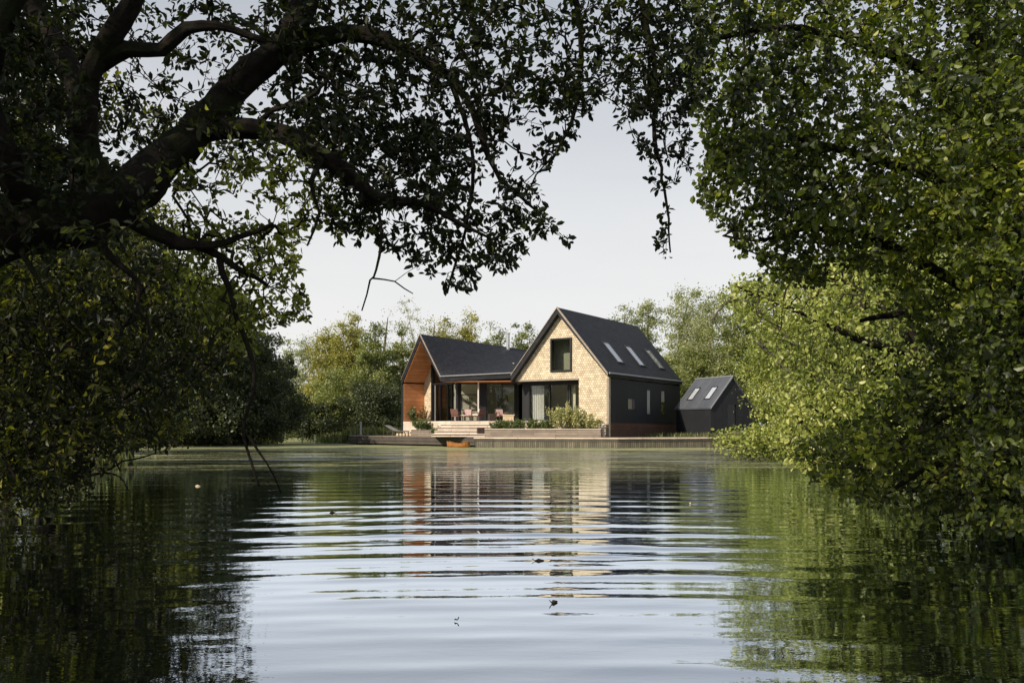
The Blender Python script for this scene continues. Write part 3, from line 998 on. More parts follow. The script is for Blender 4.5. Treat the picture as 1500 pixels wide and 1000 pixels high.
part('room_floor', lambda mb: mb.prism([W(-5.2, 1.8, FL - .02), W(-.4, 1.8, FL - .02), Vector((.35, 63.8, FL - .02)), Vector((2.5, 67.5, FL - .02)), W(.6, 6.2, FL - .02), W(-5.2, 6.2, FL - .02)], -EZ * .15), 'floorwood')

# link wall between the wings, under the eave
A1 = Vector((-3.80, 63.45, 0)); B1 = Vector((0.35, 63.8, 0))
LXv = (B1 - A1).normalized(); LYv = Vector((-LXv.y, LXv.x, 0)); LW = (B1 - A1).length


def K(x, y, z): return A1 + LXv * x + LYv * y + EZ * z


def kbox(mb, x0, x1, y0, y1, z0, z1): return mb.obox(K(x0, y0, z0), LXv * (x1 - x0), LYv * (y1 - y0), EZ * (z1 - z0))


def kwin(x0, x1, mull, nm):
    mb = MB(); fr = .06
    for (a, b, c, d) in ((x0, x0 + fr, FL, 4.42), (x1 - fr, x1, FL, 4.42), (x0 + fr, x1 - fr, FL, FL + fr), (x0 + fr, x1 - fr, 4.36, 4.42)):
        kbox(mb, a, b, -.05, .08, c, d)
    for q in mull: kbox(mb, q - .035, q + .035, -.04, .07, FL + fr, 4.36)
    o = mb.build(nm, M['frame'], house)
    g = MB(); kbox(g, x0 + fr, x1 - fr, .01, .022, FL + fr, 4.36); g.build('pane', M['glass'], o)
    return o


w = kwin(.12, 1.50, (), 'kitchen_window'); w['label'] = 'wide pane before a pale room with a framed picture'
w = kwin(1.95, LW - .02, (3.1, 4.0), 'sliding_window'); w['label'] = 'dark sliding doors under the eave beside the shingled gable'
part('black_panel', lambda mb: (kbox(mb, 1.50, 1.95, -.10, .15, FL, 4.42), kbox(mb, -.05, LW, -.08, .12, 4.42, 4.74)), 'black')
part('soffit', lambda mb: mb.prism([E0 + Vector((.12, .05, -.36)), E1 + Vector((0, .05, -.55)), Vector((.5, 63.7, 4.46)), Vector((-3.85, 63.4, 4.46))], EZ * .03), 'orange')
part('white_post', lambda mb: mb.tube([(-2.36, 62.35, FL), (-2.36, 62.35, 4.5)], .055, 10), 'white')
part('room_wall', lambda mb: (kbox(mb, -.3, 2.0, 2.6, 2.7, FL, 4.46)), 'cream')
part('room_wall', lambda mb: (kbox(mb, 2.0, 4.6, 3.0, 3.1, FL, 4.46)), 'inner')
part('ceiling', lambda mb: (kbox(mb, -.3, 4.6, .12, 3.0, 4.46, 4.5)), 'cream')
fl = MB(); fl.tube([W(RX + .35, 7.6, 6.7), W(RX + .35, 7.6, 8.45)], .13, 12); fl.tube([W(RX + .35, 7.6, 8.45), W(RX + .35, 7.6, 8.55)], .18, 12)
fl.build('flue', M['steel'], house, smooth=False)
fl = MB(); fl.tube([W(RX + .8, 7.5, 6.2), W(RX + .8, 7.5, 6.95)], .06, 8); fl.build('vent_pipe', M['trim'], house)
# link between far end of wing and the big house
part('back_wall', lambda mb: mb.prism([W(-5.5, 13.8, .3), W(1.5, 13.8, .3), W(1.5, 13.8, 4.2), W(RX, 13.8, 6.6), W(-5.5, 13.8, 4.3)], WY * .1), 'black')

# things in the rooms behind glass
pic = empty('framed_picture', K(.75, 2.55, 2.9), 'framed picture of a dark plant on the pale room wall behind glass', 'picture')
part('frame', lambda mb: (kbox(mb, .25, 1.45, 2.53, 2.6, 2.55, 2.6), kbox(mb, .25, 1.45, 2.53, 2.6, 3.68, 3.73), kbox(mb, .25, .3, 2.53, 2.6, 2.6, 3.68), kbox(mb, 1.4, 1.45, 2.53, 2.6, 2.6, 3.68)), 'darkwood', pic)
part('print', lambda mb: kbox(mb, .3, 1.4, 2.56, 2.6, 2.6, 3.68), 'paper', pic)
pk = MB()
for a in range(9):
    t = a * .7
    pk.prism([K(.85, 2.545, 3.0), K(.85 + .3 * math.cos(t), 2.545, 3.25 + .2 * math.sin(t)), K(.85 + .38 * math.cos(t + .25), 2.545, 3.25 + .26 * math.sin(t + .25)), K(.85 + .2 * math.cos(t + .5), 2.545, 3.2 + .2 * math.sin(t + .5))], -LYv * .006)
pk.build('drawing', M['ink'], pic)
cab = empty('kitchen_cabinet', K(3.7, 2.2, FL), 'tall black cabinet behind the dark sliding doors', 'cabinet')
part('carcass', lambda mb: kbox(mb, 2.9, 4.2, 2.0, 2.6, FL, 3.7), 'blackgoods', cab)
part('door', lambda mb: kbox(mb, 2.93, 3.53, 1.975, 2.0, FL + .05, 3.65), 'blackgoods', cab)
part('door', lambda mb: kbox(mb, 3.56, 4.17, 1.975, 2.0, FL + .05, 3.65), 'blackgoods', cab)
lp = empty('pendant_lamp', K(3.45, 1.0, 3.0), 'small white pendant lamp hanging behind the dark sliding doors', 'lamp')
part('shade', lambda mb: mb.tube([K(3.45, 1.0, 2.98), K(3.45, 1.0, 3.08), K(3.45, 1.0, 3.2), K(3.45, 1.0, 3.3)], [.15, .15, .09, .03], 14), 'lamp', lp, smooth=True)
part('cord', lambda mb: mb.tube([K(3.45, 1.0, 3.3), K(3.45, 1.0, 4.46)], .012, 5), 'frame', lp)

# ------------------------------------------------------------------ decks, steps, quay
terrace = empty('raised_terrace', (0, 60, DK), 'pale timber terrace with broad steps in front of the glazed rooms', 'terrace')
part('deck_floor', lambda mb: mb.prism([(-8.2, 66.4, FL - .004), (-5.55, 62.0, FL - .004), (-4.15, 59.75, FL - .004), (-.7, 59.55, FL - .004), (-.6, 57.9, FL - .004), (5.95, 56.3, FL - .004), tuple(H(-2.2, 0, FL - .004)), tuple(H(-2.2, .85, FL - .004)), tuple(H(-6.97, .85, FL - .004)), (.3, 63.7, FL - .004), (-3.8, 63.4, FL - .004), (-5.0, 64.5, FL - .004)], -EZ * 1.1), 'deckpale')
for k in range(4):
    z1 = DK + .21 * (k + 1)
    y0 = 57.75 + .5 * k
    part('step', lambda mb: mb.box((-3.0 + .05 * k, (y0 + 60.2) / 2, (DK + z1) / 2 - .004 * k), (4.5 - .22 * k, 60.2 - y0, z1 - DK)), 'deckpale', terrace)
    if k < 4:
        part('step_edge', lambda mb: mb.box((-3.0 + .05 * k, y0 - .012, z1 - .075), (4.5 - .22 * k, .02, .03)), 'darkwood', terrace)

jetty = empty('low_jetty', (-7.5, 62, 0), 'low grey timber jetty reaching left over the water in front of the house', 'jetty')
jp = [(-12.15, 66.2), (-2.42, 57.3), (-.5, 57.6), (-.5, 60.0), (-4.5, 62.2), (-8.4, 67.2), (-12.6, 69.5)]
part('deck_floor', lambda mb: mb.prism([(x, y, DK) for x, y in jp], -EZ * .06), 'deck', jetty)
jd = (Vector((-2.42, 57.3, 0)) - Vector((-12.15, 66.2, 0))); jl = jd.length; jd.normalize(); jn = Vector((-jd.y, jd.x, 0))
part('fascia_beam', lambda mb: (mb.obox(Vector((-12.15, 66.2, .30)) - jn * .05, jd * jl, jn * .07, EZ * .31),
                                mb.obox(Vector((-12.15, 66.2, .10)) - jn * .02, jd * jl, jn * .06, EZ * .19),
                                mb.obox(Vector((-12.15, 66.2, .10)), jn * 3.0, -jd * .06, EZ * .5)), 'deckgrey', jetty)
for k in range(7):
    p = Vector((-12.15, 66.2, 0)) + jd * (.5 + k * (jl - 1) / 6) + jn * .4
    part('pile', lambda mb: mb.tube([p + EZ * -.85, p + EZ * .58], .11, 10), 'darkwood', jetty)
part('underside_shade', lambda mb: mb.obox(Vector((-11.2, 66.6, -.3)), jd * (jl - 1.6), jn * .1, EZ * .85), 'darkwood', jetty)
# quay
Q = [Vector((-2.42, 56.35, 0)), Vector((6.5, 54.25, 0)), Vector((12.9, 56.2, 0)), Vector((19, 58.2, 0))]
quay = empty('timber_quay', (3, 55.5, 0), 'timber quay of upright boards with a flat cap along the lake', 'quay')
for i in range(3):
    d = (Q[i + 1] - Q[i]); l = d.length; d.normalize(); n = Vector((-d.y, d.x, 0))
    part('board_wall', lambda mb: mb.obox(Q[i] + EZ * -.8, d * l, n * .08, EZ * 1.32), 'quay', quay)
    part('cap_board', lambda mb: mb.obox(Q[i] + EZ * .56 - n * .05, d * (l + .02), n * .32, EZ * .085), 'deckpale', quay)
    part('waling', lambda mb: mb.obox(Q[i] + EZ * .40 - n * .03, d * (l - .02), n * .03, EZ * .10), 'deckgrey', quay)
part('end_wall', lambda mb: mb.obox(Q[0] + EZ * -.8 , Vector((0, 1.0, 0)), Vector((.07, 0, 0)), EZ * 1.4), 'quay', quay)
part('deck_floor', lambda mb: mb.prism([(-2.4, 56.6, DK - .02), (6.5, 54.52, DK - .02), (12.8, 56.45, DK - .02), (19, 58.4, DK - .02), (19, 60, DK - .02), (14, 60.2, DK - .02), (6.2, 56.6, DK - .02), (-.4, 58, DK - .02), (-2.4, 57.28, DK - .02)], -EZ * .05), 'deck', quay)

# long planter with hedge
planter = empty('long_planter', (2, 55.9, DK), 'long low planter of weathered horizontal boards along the quay', 'planter')
pa, pb = Vector((-1.75, 56.75, DK)), Vector((5.5, 55.0, DK))
pd = (pb - pa).normalized(); pn = Vector((-pd.y, pd.x, 0)); plen = (pb - pa).length
part('board_wall', lambda mb: (mb.obox(pa, pd * plen, pn * .06, EZ * .5), mb.obox(pa + pn * .06, pn * .65, pd * .06, EZ * .5), mb.obox(pb - pd * .06 + pn * .06, pn * .65, pd * .06, EZ * .5), mb.obox(pa + pn * .71, pd * plen, pn * .06, EZ * .5)), 'deck', planter)
part('rim', lambda mb: mb.obox(pa - pn * .03 + EZ * .5, pd * plen, pn * .12, EZ * .035), 'deckpale', planter)
part('soil', lambda mb: mb.obox(pa + pd * .06 + pn * .06, pd * (plen - .12), pn * .65, EZ * .42), 'darkwood', planter)
sp = empty('square_planter', (-6.3, 62.2, DK), 'short weathered planter box below the left gable', 'planter')
part('board_wall', lambda mb: mb.box((-6.0, 62.0, DK + .22), (1.9, .9, .44), rz=-.45), 'deck', sp)
part('soil', lambda mb: mb.box((-6.0, 62.0, DK + .43), (1.8, .8, .05), rz=-.45), 'darkwood', sp)


def plant(name, label, cat, loc, r, h, n, leafmat, Ln=.10, wr=.28, stems=8, group=None, squash=1.0, rz=0.0, ly=None):
    """small plant: stems fanning from the soil, leaves along them"""
    e = empty(name, loc, label, cat, group)
    P = []; D = []
    mb = MB()
    ca, sa = math.cos(rz), math.sin(rz)
    for i in range(stems):
        a = rs.rand() * 6.28; q = math.sqrt(rs.rand())
        dx, dy = q * math.cos(a) * r, q * math.sin(a) * (ly or r * squash)
        dx, dy = dx * ca - dy * sa, dx * sa + dy * ca
        b0 = Vector((loc[0] + dx * .55, loc[1] + dy * .55, loc[2]))
        hh = h * (.6 + .4 * rs.rand()) * (1 - .3 * q)
        tp = Vector((loc[0] + dx * 1.1, loc[1] + dy * 1.1, loc[2] + hh))
        md = b0.lerp(tp, .5) + Vector((0, 0, hh * .12))
        mb.tube([b0, md, tp], [.012, .008, .004], 4, cap=False)
        k = max(3, n // stems)
        t = .15 + .85 * rs.rand(k)
        pts = (1 - t)[:, None] ** 2 * np.array(b0) + (2 * t * (1 - t))[:, None] * np.array(md) + (t ** 2)[:, None] * np.array(tp)
        P.append(pts + rs.randn(k, 3) * .05 * min(1, r * 2)); D.append(np.tile(np.array((tp - b0).normalized()), (k, 1)) + rs.randn(k, 3) * .8)
    mb.build('stem', M['farbark'], e)
    P = np.vstack(P); D = np.vstack(D)
    nn = rs.randn(len(P), 3) + np.array([-.5, -.6, .8])
    leaves_obj('foliage', P, D, nn, Ln * (.7 + .6 * rs.rand(len(P))), wr, np.clip(rs.rand(len(P)) ** 1.3, 0, 1), M[leafmat], e)
    return e


hl = ['small green hedge plant at the left end of the long planter', 'second hedge plant from the left in the long planter', 'third hedge plant from the left in the long planter',
      'fourth hedge plant from the left in the long planter', 'hedge plant in the long planter just left of the pale shrub']
for k in range(5):
    p = pa + pd * (.75 + k * .82) + pn * .38
    plant('hedge_plant', hl[k], 'hedge plant', (p.x, p.y, DK + .42), .52, .82, 1200, 'lf_plant', Ln=.10, group='hedge plants in the long planter', stems=18, squash=.55)
p = pa + pd * 5.4 + pn * .45
plant('pale_shrub', 'tall airy pale yellow shrub before the shingled wall', 'shrub', (p.x - .2, p.y, DK + .42), 1.15, 2.0, 2600, 'lf_shrub', Ln=.11, stems=55, squash=.5)
plant('pale_shrub', 'lower pale shrub at the right end of the long planter', 'shrub', (p.x + 1.0, p.y - .15, DK + .42), 1.0, 1.35, 1700, 'lf_shrub', Ln=.10, stems=30, squash=.5)
plant('green_shrub', 'bushy green plant in the short planter below the left gable', 'shrub', (-6.25, 62.1, DK + .42), .85, .85, 1500, 'lf_plant', Ln=.11, stems=30, squash=.5)
plant('green_shrub', 'dark green plant between the short planter and the steps', 'shrub', (-5.1, 60.9, DK), .45, .75, 800, 'lf_plant', Ln=.1, stems=18)
plant('rusty_plant', 'rust coloured plant on the porch of the left gable', 'plant', tuple(W(-4.3, 1.1, FL)), .35, 1.25, 500, 'lf_rust', Ln=.12, stems=14)
plant('porch_plant', 'tall green plant against the orange porch wall', 'plant', tuple(W(-4.9, .7, FL - .02)), .42, 1.3, 600, 'lf_plant', Ln=.12, stems=14)


# furniture on the terrace
def armchair(loc, rz, label, cush='pink'):
    e = empty('woven_armchair', loc, label, 'armchair', 'woven armchairs on the terrace')
    ca, sa = math.cos(rz), math.sin(rz)
    X = Vector((ca, sa, 0)); Y = Vector((-sa, ca, 0)); o = Vector(loc)
    def lb(mb, x0, x1, y0, y1, z0, z1): return mb.obox(o + X * x0 + Y * y0 + EZ * z0, X * (x1 - x0), Y * (y1 - y0), EZ * (z1 - z0))
    part('seat', lambda mb: lb(mb, -.3, .3, -.3, .3, .30, .38), 'rust', e, bevel=.02)
    part('cushion', lambda mb: lb(mb, -.26, .26, -.27, .22, .385, .47), cush, e, bevel=.03)
    part('backrest', lambda mb: (mb.obox(o + X * -.3 + Y * .26 + EZ * .40, X * .6, Y * .07, EZ * .42 + Y * .12)), 'rust', e, bevel=.02)
    part('back_cushion', lambda mb: mb.obox(o + X * -.24 + Y * .19 + EZ * .47, X * .48, Y * .06, EZ * .34 + Y * .09), 'white' if cush == 'sofag' else cush, e, bevel=.02)
    for s in (-1, 1):
        part('armrest', lambda mb: (lb(mb, s * .33 - .03, s * .33 + .03, -.3, .3, .56, .61), lb(mb, s * .33 - .02, s * .33 + .02, -.3, -.26, .38, .56)), 'rust', e)
        for t in (-1, 1):
            part('leg', lambda mb: lb(mb, s * .27 - .02, s * .27 + .02, t * .26 - .02, t * .26 + .02, 0, .30), 'darkwood', e)
    return e


armchair((-3.75, 60.9, FL), 2.6, 'woven armchair farthest left, beside the glazed doors', 'sofag')
armchair((-3.0, 61.4, FL), .2, 'woven armchair with pink cushion left of the white post')
armchair((-2.35, 60.7, FL), -2.2, 'woven armchair in front of the white post', 'white')
armchair((-.72, 61.1, FL), .5, 'woven armchair right of the dark stool, near the pale bench')
tb = empty('low_table', (-3.1, 60.4, FL), 'low round table among the woven armchairs', 'table')
part('tabletop', lambda mb: mb.tube([(-3.1, 60.35, FL + .36), (-3.1, 60.35, FL + .40)], .38, 20), 'deckpale', tb)
for k in range(3):
    a = k * 2.09
    part('leg', lambda mb: mb.tube([(-3.1 + .25 * math.cos(a), 60.35 + .25 * math.sin(a), FL), (-3.1 + .18 * math.cos(a), 60.35 + .18 * math.sin(a), FL + .36)], .02, 6), 'darkwood', tb)
bn = empty('timber_bench', (-.25, 60.3, FL), 'pale timber bench end by the dark sliding doors', 'bench')
part('seat', lambda mb: mb.box((-.25, 60.4, FL + .40), (.75, 1.0, .07), .1), 'logend', bn)
part('side_panel', lambda mb: mb.box((-.25, 59.95, FL + .18), (.72, .05, .36), .1), 'logend', bn)
part('side_panel', lambda mb: mb.box((-.25, 60.82, FL + .18), (.72, .05, .36), .1), 'logend', bn)
st1 = empty('block_stool', (-1.4, 59.85, FL), 'tall dark charred block stool at the top of the steps', 'stool')
part('block', lambda mb: mb.box((-1.36, 59.95, FL + .24), (.46, .46, .48), .3), 'darkwood', st1, bevel=.02)
part('foot', lambda mb: mb.box((-1.36, 59.95, FL - .0), (.38, .38, .04), .3), 'darkwood', st1)
st2 = empty('block_stool', (-2.0, 58.15, DK + .21), 'small dark block lying low on the steps', 'stool')
part('block', lambda mb: mb.box((-2.03, 58.05, DK + .42), (.5, .4, .38), .2), 'darkwood', st2, bevel=.02)
part('foot', lambda mb: mb.box((-2.03, 58.05, DK + .225), (.4, .3, .03), .2), 'darkwood', st2)

# sun lounger and logs on the left end
lg = empty('sun_lounger', (-8.6, 64.6, DK), 'grey slatted lounger with raised back left of the short planter', 'lounger')
LX = Vector((.93, -.36, 0)); LYY = Vector((.36, .93, 0)); lo = Vector((-9.25, 65.0, DK))
part('frame', lambda mb: (mb.obox(lo + EZ * .28, LX * 1.6, LYY * .05, EZ * .06), mb.obox(lo + EZ * .28 + LYY * .6, LX * 1.6, LYY * .05, EZ * .06)), 'darkwood', lg)
part('seat', lambda mb: [mb.obox(lo + EZ * .345 + LX * (.75 + .1 * k) - LYY * .02, LX * .075, LYY * .7, EZ * .03) for k in range(9)], 'trim', lg)
part('backrest', lambda mb: [mb.obox(lo + EZ * (.36 + .045 * k) + LX * (.72 - .09 * k) - LYY * .02, LX * -.075 + EZ * .03, LYY * .7, EZ * .03) for k in range(9)], 'trim', lg)
for a, b in ((.1, 0), (.1, .6), (1.5, 0), (1.5, .6)):
    part('leg', lambda mb: mb.obox(lo + LX * a + LYY * b, LX * .05, LYY * .05, EZ * .28), 'darkwood', lg)
lgl = ['outermost left log of the row beside the lounger', 'second log from the left beside the lounger', 'middle log of the row beside the lounger', 'fourth log from the left, by the planter', 'log touching the short planter']
for k in range(5):
    c = Vector((-8.15 + .24 * k, 63.1 - .12 * k, DK + .11))
    e = empty('firewood_log', c - EZ * .11, lgl[k], 'log', 'firewood logs by the lounger')
    part('bark', lambda mb: mb.tube([c, c + Vector((.2, .5, 0))], .11, 10), 'log', e)
    part('cut_end', lambda mb: mb.tube([c - Vector((.004, .01, 0)), c - Vector((.002, .002, 0))], .098, 10), 'logend', e)
po = empty('mooring_post', (-11.35, 65.85, DK - .05), 'pale round mooring post at the left end of the jetty', 'post')
part('post', lambda mb: mb.tube([(-11.3, 66.3, DK - .04), (-11.3, 66.3, 1.62)], .085, 12), 'trim', po)
part('cap', lambda mb: mb.tube([(-11.3, 66.3, 1.62), (-11.3, 66.3, 1.68)], [.10, .05], 12), 'trim', po)

# rowing boat
bt = empty('rowing_boat', (-3.6, 56.9, 0), 'small orange wooden rowing boat moored against the jetty', 'boat')
bo = Vector((-2.72, 55.95, 0)); bd = Vector((-.80, .60, 0)); bnn = Vector((-.60, -.80, 0)); BL = 1.75
def hull(t, s, off=0.0, top=None):
    w = .36 * math.sin(math.pi * min(1, .18 + .72 * t) ** .9) * (1 if t > .02 else .5)
    zb = -.10 + .16 * abs(t - .45) ** 2 * 2; zt = .22 + .14 * (abs(t - .5) * 2) ** 2
    ang = s * math.pi / 2
    x = (w - off) * math.sin(ang); z = zt - (zt - zb - off) * math.cos(ang) ** .8 if abs(s) < 1 else zt
    return bo + bd * (t * BL) + bnn * x + EZ * z
def hull_surf(off):
    vs = [hull(i / 14, -1 + 2 * j / 10, off) for i in range(15) for j in range(11)]
    fs = [(i * 11 + j, i * 11 + j + 1, (i + 1) * 11 + j + 1, (i + 1) * 11 + j) for i in range(14) for j in range(10)]
    return vs, fs
mb = MB(); v, f = hull_surf(0); mb.add(v, f); mb.add([hull(0, -1 + 2 * j / 10) for j in range(11)], [tuple(range(11))]); mb.add([hull(1, -1 + 2 * j / 10) for j in range(11)], [tuple(range(10, -1, -1))]); mb.build('hull', M['boat'], bt)
mb = MB(); v, f = hull_surf(.04); mb.add(v, f); mb.build('inside', M['boatin'], bt)
for s in (-1, 1):
    part('gunwale', lambda mb: mb.tube([hull(i / 14, s) + EZ * .01 for i in range(15)], .022, 6), 'boat', bt)
for t in (.3, .62):
    part('thwart', lambda mb: mb.obox(hull(t, -.75), hull(t, .75) - hull(t, -.75), bd * .22, EZ * .03), 'boatin', bt)

# ------------------------------------------------------------------ shed
SXv = Vector((.9095, .4158, 0)); SYv = Vector((-.4158, .9095, 0)); SO = Vector((13.6, 60.7, 0))


def S(x, y, z): return SO + SXv * x + SYv * y + EZ * z


shed = empty('black_shed', tuple(S(1.8, 1.9, .5)), 'small black pitched-roof shed with two skylights right of the house', 'shed')
part('wall', lambda mb: (mb.prism([S(0, 0, .35), S(3.6, 0, .35), S(3.6, 0, 2.5), S(1.8, 0, 4.66), S(0, 0, 2.5)], SYv * .15, holes=[[S(1.35, 0, 1.0), S(2.2, 0, 1.0), S(2.2, 0, 2.9), S(1.35, 0, 2.9)]]),), 'black', shed)
part('wall', lambda mb: mb.obox(S(0, .15, .35), SXv * .15, SYv * 3.9, EZ * 2.15), 'black', shed)
part('wall', lambda mb: mb.obox(S(3.45, .15, .35), SXv * .15, SYv * 3.9, EZ * 2.15), 'black', shed)
part('wall', lambda mb: mb.prism([S(.15, 3.9, .35), S(3.45, 3.9, .35), S(3.45, 3.9, 2.6), S(1.8, 3.9, 4.6), S(.15, 3.9, 2.6)], SYv * .15), 'black', shed)
part('roof', lambda mb: mb.prism([S(-.06, -.08, 2.62), S(1.8, -.08, 4.80), S(3.66, -.08, 2.62), S(3.66, -.08, 2.52), S(1.8, -.08, 4.68), S(-.06, -.08, 2.52)], SYv * 4.3), 'slate2', shed)
part('roof_trim', lambda mb: (mb.prism([S(-.08, -.12, 2.63), S(1.8, -.12, 4.86), S(1.8, -.12, 4.74), S(-.08, -.12, 2.52)], SYv * .05), mb.tube([S(1.8, -.1, 4.82), S(1.8, 4.2, 4.82)], .05, 6)), 'trim', shed)
dr = part('window', lambda mb: (mb.obox(S(1.35, -.02, 1.0), SXv * .06, SYv * .12, EZ * 1.9), mb.obox(S(2.14, -.02, 1.0), SXv * .06, SYv * .12, EZ * 1.9), mb.obox(S(1.41, -.02, 1.0), SXv * .73, SYv * .12, EZ * .06), mb.obox(S(1.41, -.02, 2.84), SXv * .73, SYv * .12, EZ * .06)), 'frame', shed)
part('pane', lambda mb: mb.obox(S(1.41, .06, 1.06), SXv * .73, SYv * .01, EZ * 1.78), 'darkglass', dr)
part('inner_wall', lambda mb: mb.obox(S(.2, 1.2, .4), SXv * 3.2, SYv * .04, EZ * 2.2), 'darkwood', shed)
for k, yc in enumerate((1.07, 3.05)):
    sn = Vector(-SXv * 1.172 + EZ).normalized()
    def TP(x, y, o, yc=yc): return S(x, yc + y, 2.69 + x * 1.172) + sn * o
    mb = MB(); xa, xb, hw = .44, 1.22, .33
    def bar(x0, x1, y0, y1, o0=-.03, o1=.035): mb.obox(TP(x0, y0, o0), TP(x1, y0, o0) - TP(x0, y0, o0), SYv * (y1 - y0), sn * (o1 - o0))
    bar(xa, xb, -hw, -hw + .05); bar(xa, xb, hw - .05, hw); bar(xa, xa + .05, -hw + .05, hw - .05); bar(xb - .05, xb, -hw + .05, hw - .05)
    fo = mb.build('skylight', M['frame'], shed)
    fo['label'] = ('shed skylight nearest the gable end', 'shed skylight nearest the house')[k]
    g = MB(); g.obox(TP(xa + .05, -hw + .05, .02), TP(xb - .05, 0, 0) - TP(xa + .05, 0, 0), SYv * (2 * hw - .1), sn * .01); g.build('pane', M['skyglass'], fo)
    g = MB(); g.obox(TP(xa + .05, -hw + .05, .0), TP(xb - .05, 0, 0) - TP(xa + .05, 0, 0), SYv * (2 * hw - .1), sn * .01); g.build('blind', M['blind'], fo)


# ------------------------------------------------------------------ far trees
def far_tree(px, Y, top, wpx, mat, n, label, name='bank_tree', group='trees on the far bank', bark='farbark', low=0.0, leaf=.15, dens=1.0,
             lean=0.0, trunks=1, wr=.30, depth=None, twigs=90, gap=0.0, kind='quad', clr=None):
    X = (px - 750) * Y / F
    h = CAMZ + (625 - top) * Y / F
    w = wpx * 1.12 * Y / F
    n = int(n * 1.9)
    leaf *= 1.15
    z0 = .35
    e = empty(name, (X, Y, z0), label, 'tree', group)
    # crown: a few overlapping lobes of uneven size
    nb = 9
    B = []
    for k in range(nb):
        t = (k + .5) / nb
        zz = z0 + low + (h - z0 - low) * (.08 + .84 * t)
        prof = math.sin(math.pi * (.25 + .62 * t)) ** .7
        rr = w * .5 * prof * (.75 + .3 * rs.rand())
        a = rs.rand() * 6.28
        q = w * .5 * prof * (.40 if k < nb - 1 else .10)
        B.append((X + math.cos(a) * q + lean * t, Y + math.sin(a) * q * .8, zz, rr, (h - z0) * .17 * (.8 + .5 * rs.rand())))
    B = np.array(B)
    nc = max(60, int(150 * dens * (w * h / 60) ** .8))
    bi = rs.choice(nb, nc, p=(B[:, 3] * B[:, 4]) / (B[:, 3] * B[:, 4]).sum())
    u = nrm(rs.randn(nc, 3))
    rad = rs.rand(nc, 1) ** .42
    C = B[bi, :3] + u * rad * np.stack([B[bi, 3], B[bi, 3], B[bi, 4]], 1)
    C[:, 2] = np.clip(C[:, 2], z0 + low + .1, h - .1)
    crc = (clr or .075 * w + .30) * (.6 + .8 * rs.rand(nc))
    ctone = rs.rand(nc)
    li = rs.randint(0, nc, n)
    uu = nrm(rs.randn(n, 3))
    lr = rs.rand(n, 1) ** .5
    P = C[li] + uu * lr * crc[li][:, None] * np.array([1, 1, .75])
    # stray sprays beyond the outline
    k = int(n * .07)
    P[:k] += uu[:k] * crc[li[:k]][:, None] * .8
    P[:, 2] = np.maximum(P[:, 2], .12)
    nn = nrm(uu * .8 + rs.randn(n, 3) * .8 + np.array([0, 0, .25]))
    ax = rs.randn(n, 3) + np.array([0, 0, -.4])
    rnd = np.clip(.50 * ctone[li] + .5 * rs.rand(n) + .12 * (lr[:, 0] - .6), 0, 1)
    leaves_obj('crown', P, ax, nn, leaf * (.6 + .8 * rs.rand(n)), wr, rnd, M[mat], e, kind)
    # wood
    sk = Skel(6000)
    for t in range(trunks):
        a = rs.rand() * 6.28
        bx, by = (X + (0 if trunks == 1 else math.cos(a) * .9), Y + (0 if trunks == 1 else math.sin(a) * .9))
        r0 = .022 * h * (1 if trunks == 1 else .6)
        sk.limb([(bx, by, -.2, r0 * 1.3), (bx + lean * .2 + rs.randn() * .2, by, h * .3, r0), (bx + lean * .5 + rs.randn() * .4, by, h * .62, r0 * .6), (X + lean + rs.randn() * .3, Y, h * .93, r0 * .15)], step=.7, wob=.4)
    m = min(twigs, nc)
    sk.attach(C[:m], seg=.8, sag=-.05, jit=.15)
    sk.limb_objs(M[bark], e, sides=7)
    sk.twig_mesh('branches', M[bark], e, r0=.012, power=.45, rmax=.09, sides=3)
    return e


D, G, Yl, Pa = 'lf_far_dark', 'lf_far_green', 'lf_far_yel', 'lf_far_pale'
# dark left shore
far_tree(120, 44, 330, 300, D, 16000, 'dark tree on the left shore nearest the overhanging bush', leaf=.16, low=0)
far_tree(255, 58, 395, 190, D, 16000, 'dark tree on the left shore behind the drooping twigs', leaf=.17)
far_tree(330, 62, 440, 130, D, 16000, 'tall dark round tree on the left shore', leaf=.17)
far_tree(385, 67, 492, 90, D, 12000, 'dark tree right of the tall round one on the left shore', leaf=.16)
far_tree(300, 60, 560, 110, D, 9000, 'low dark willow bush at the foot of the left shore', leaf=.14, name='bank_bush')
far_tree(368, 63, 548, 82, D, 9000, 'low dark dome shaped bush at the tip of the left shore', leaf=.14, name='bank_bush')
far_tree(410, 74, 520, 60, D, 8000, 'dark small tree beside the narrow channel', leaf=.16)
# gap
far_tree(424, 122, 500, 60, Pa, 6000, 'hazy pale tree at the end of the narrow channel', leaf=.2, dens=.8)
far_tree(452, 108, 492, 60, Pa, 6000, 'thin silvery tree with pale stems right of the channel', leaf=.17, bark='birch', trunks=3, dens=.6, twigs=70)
far_tree(438, 112, 580, 45, G, 3500, 'small bright bush at the channel mouth', leaf=.16, name='bank_bush')
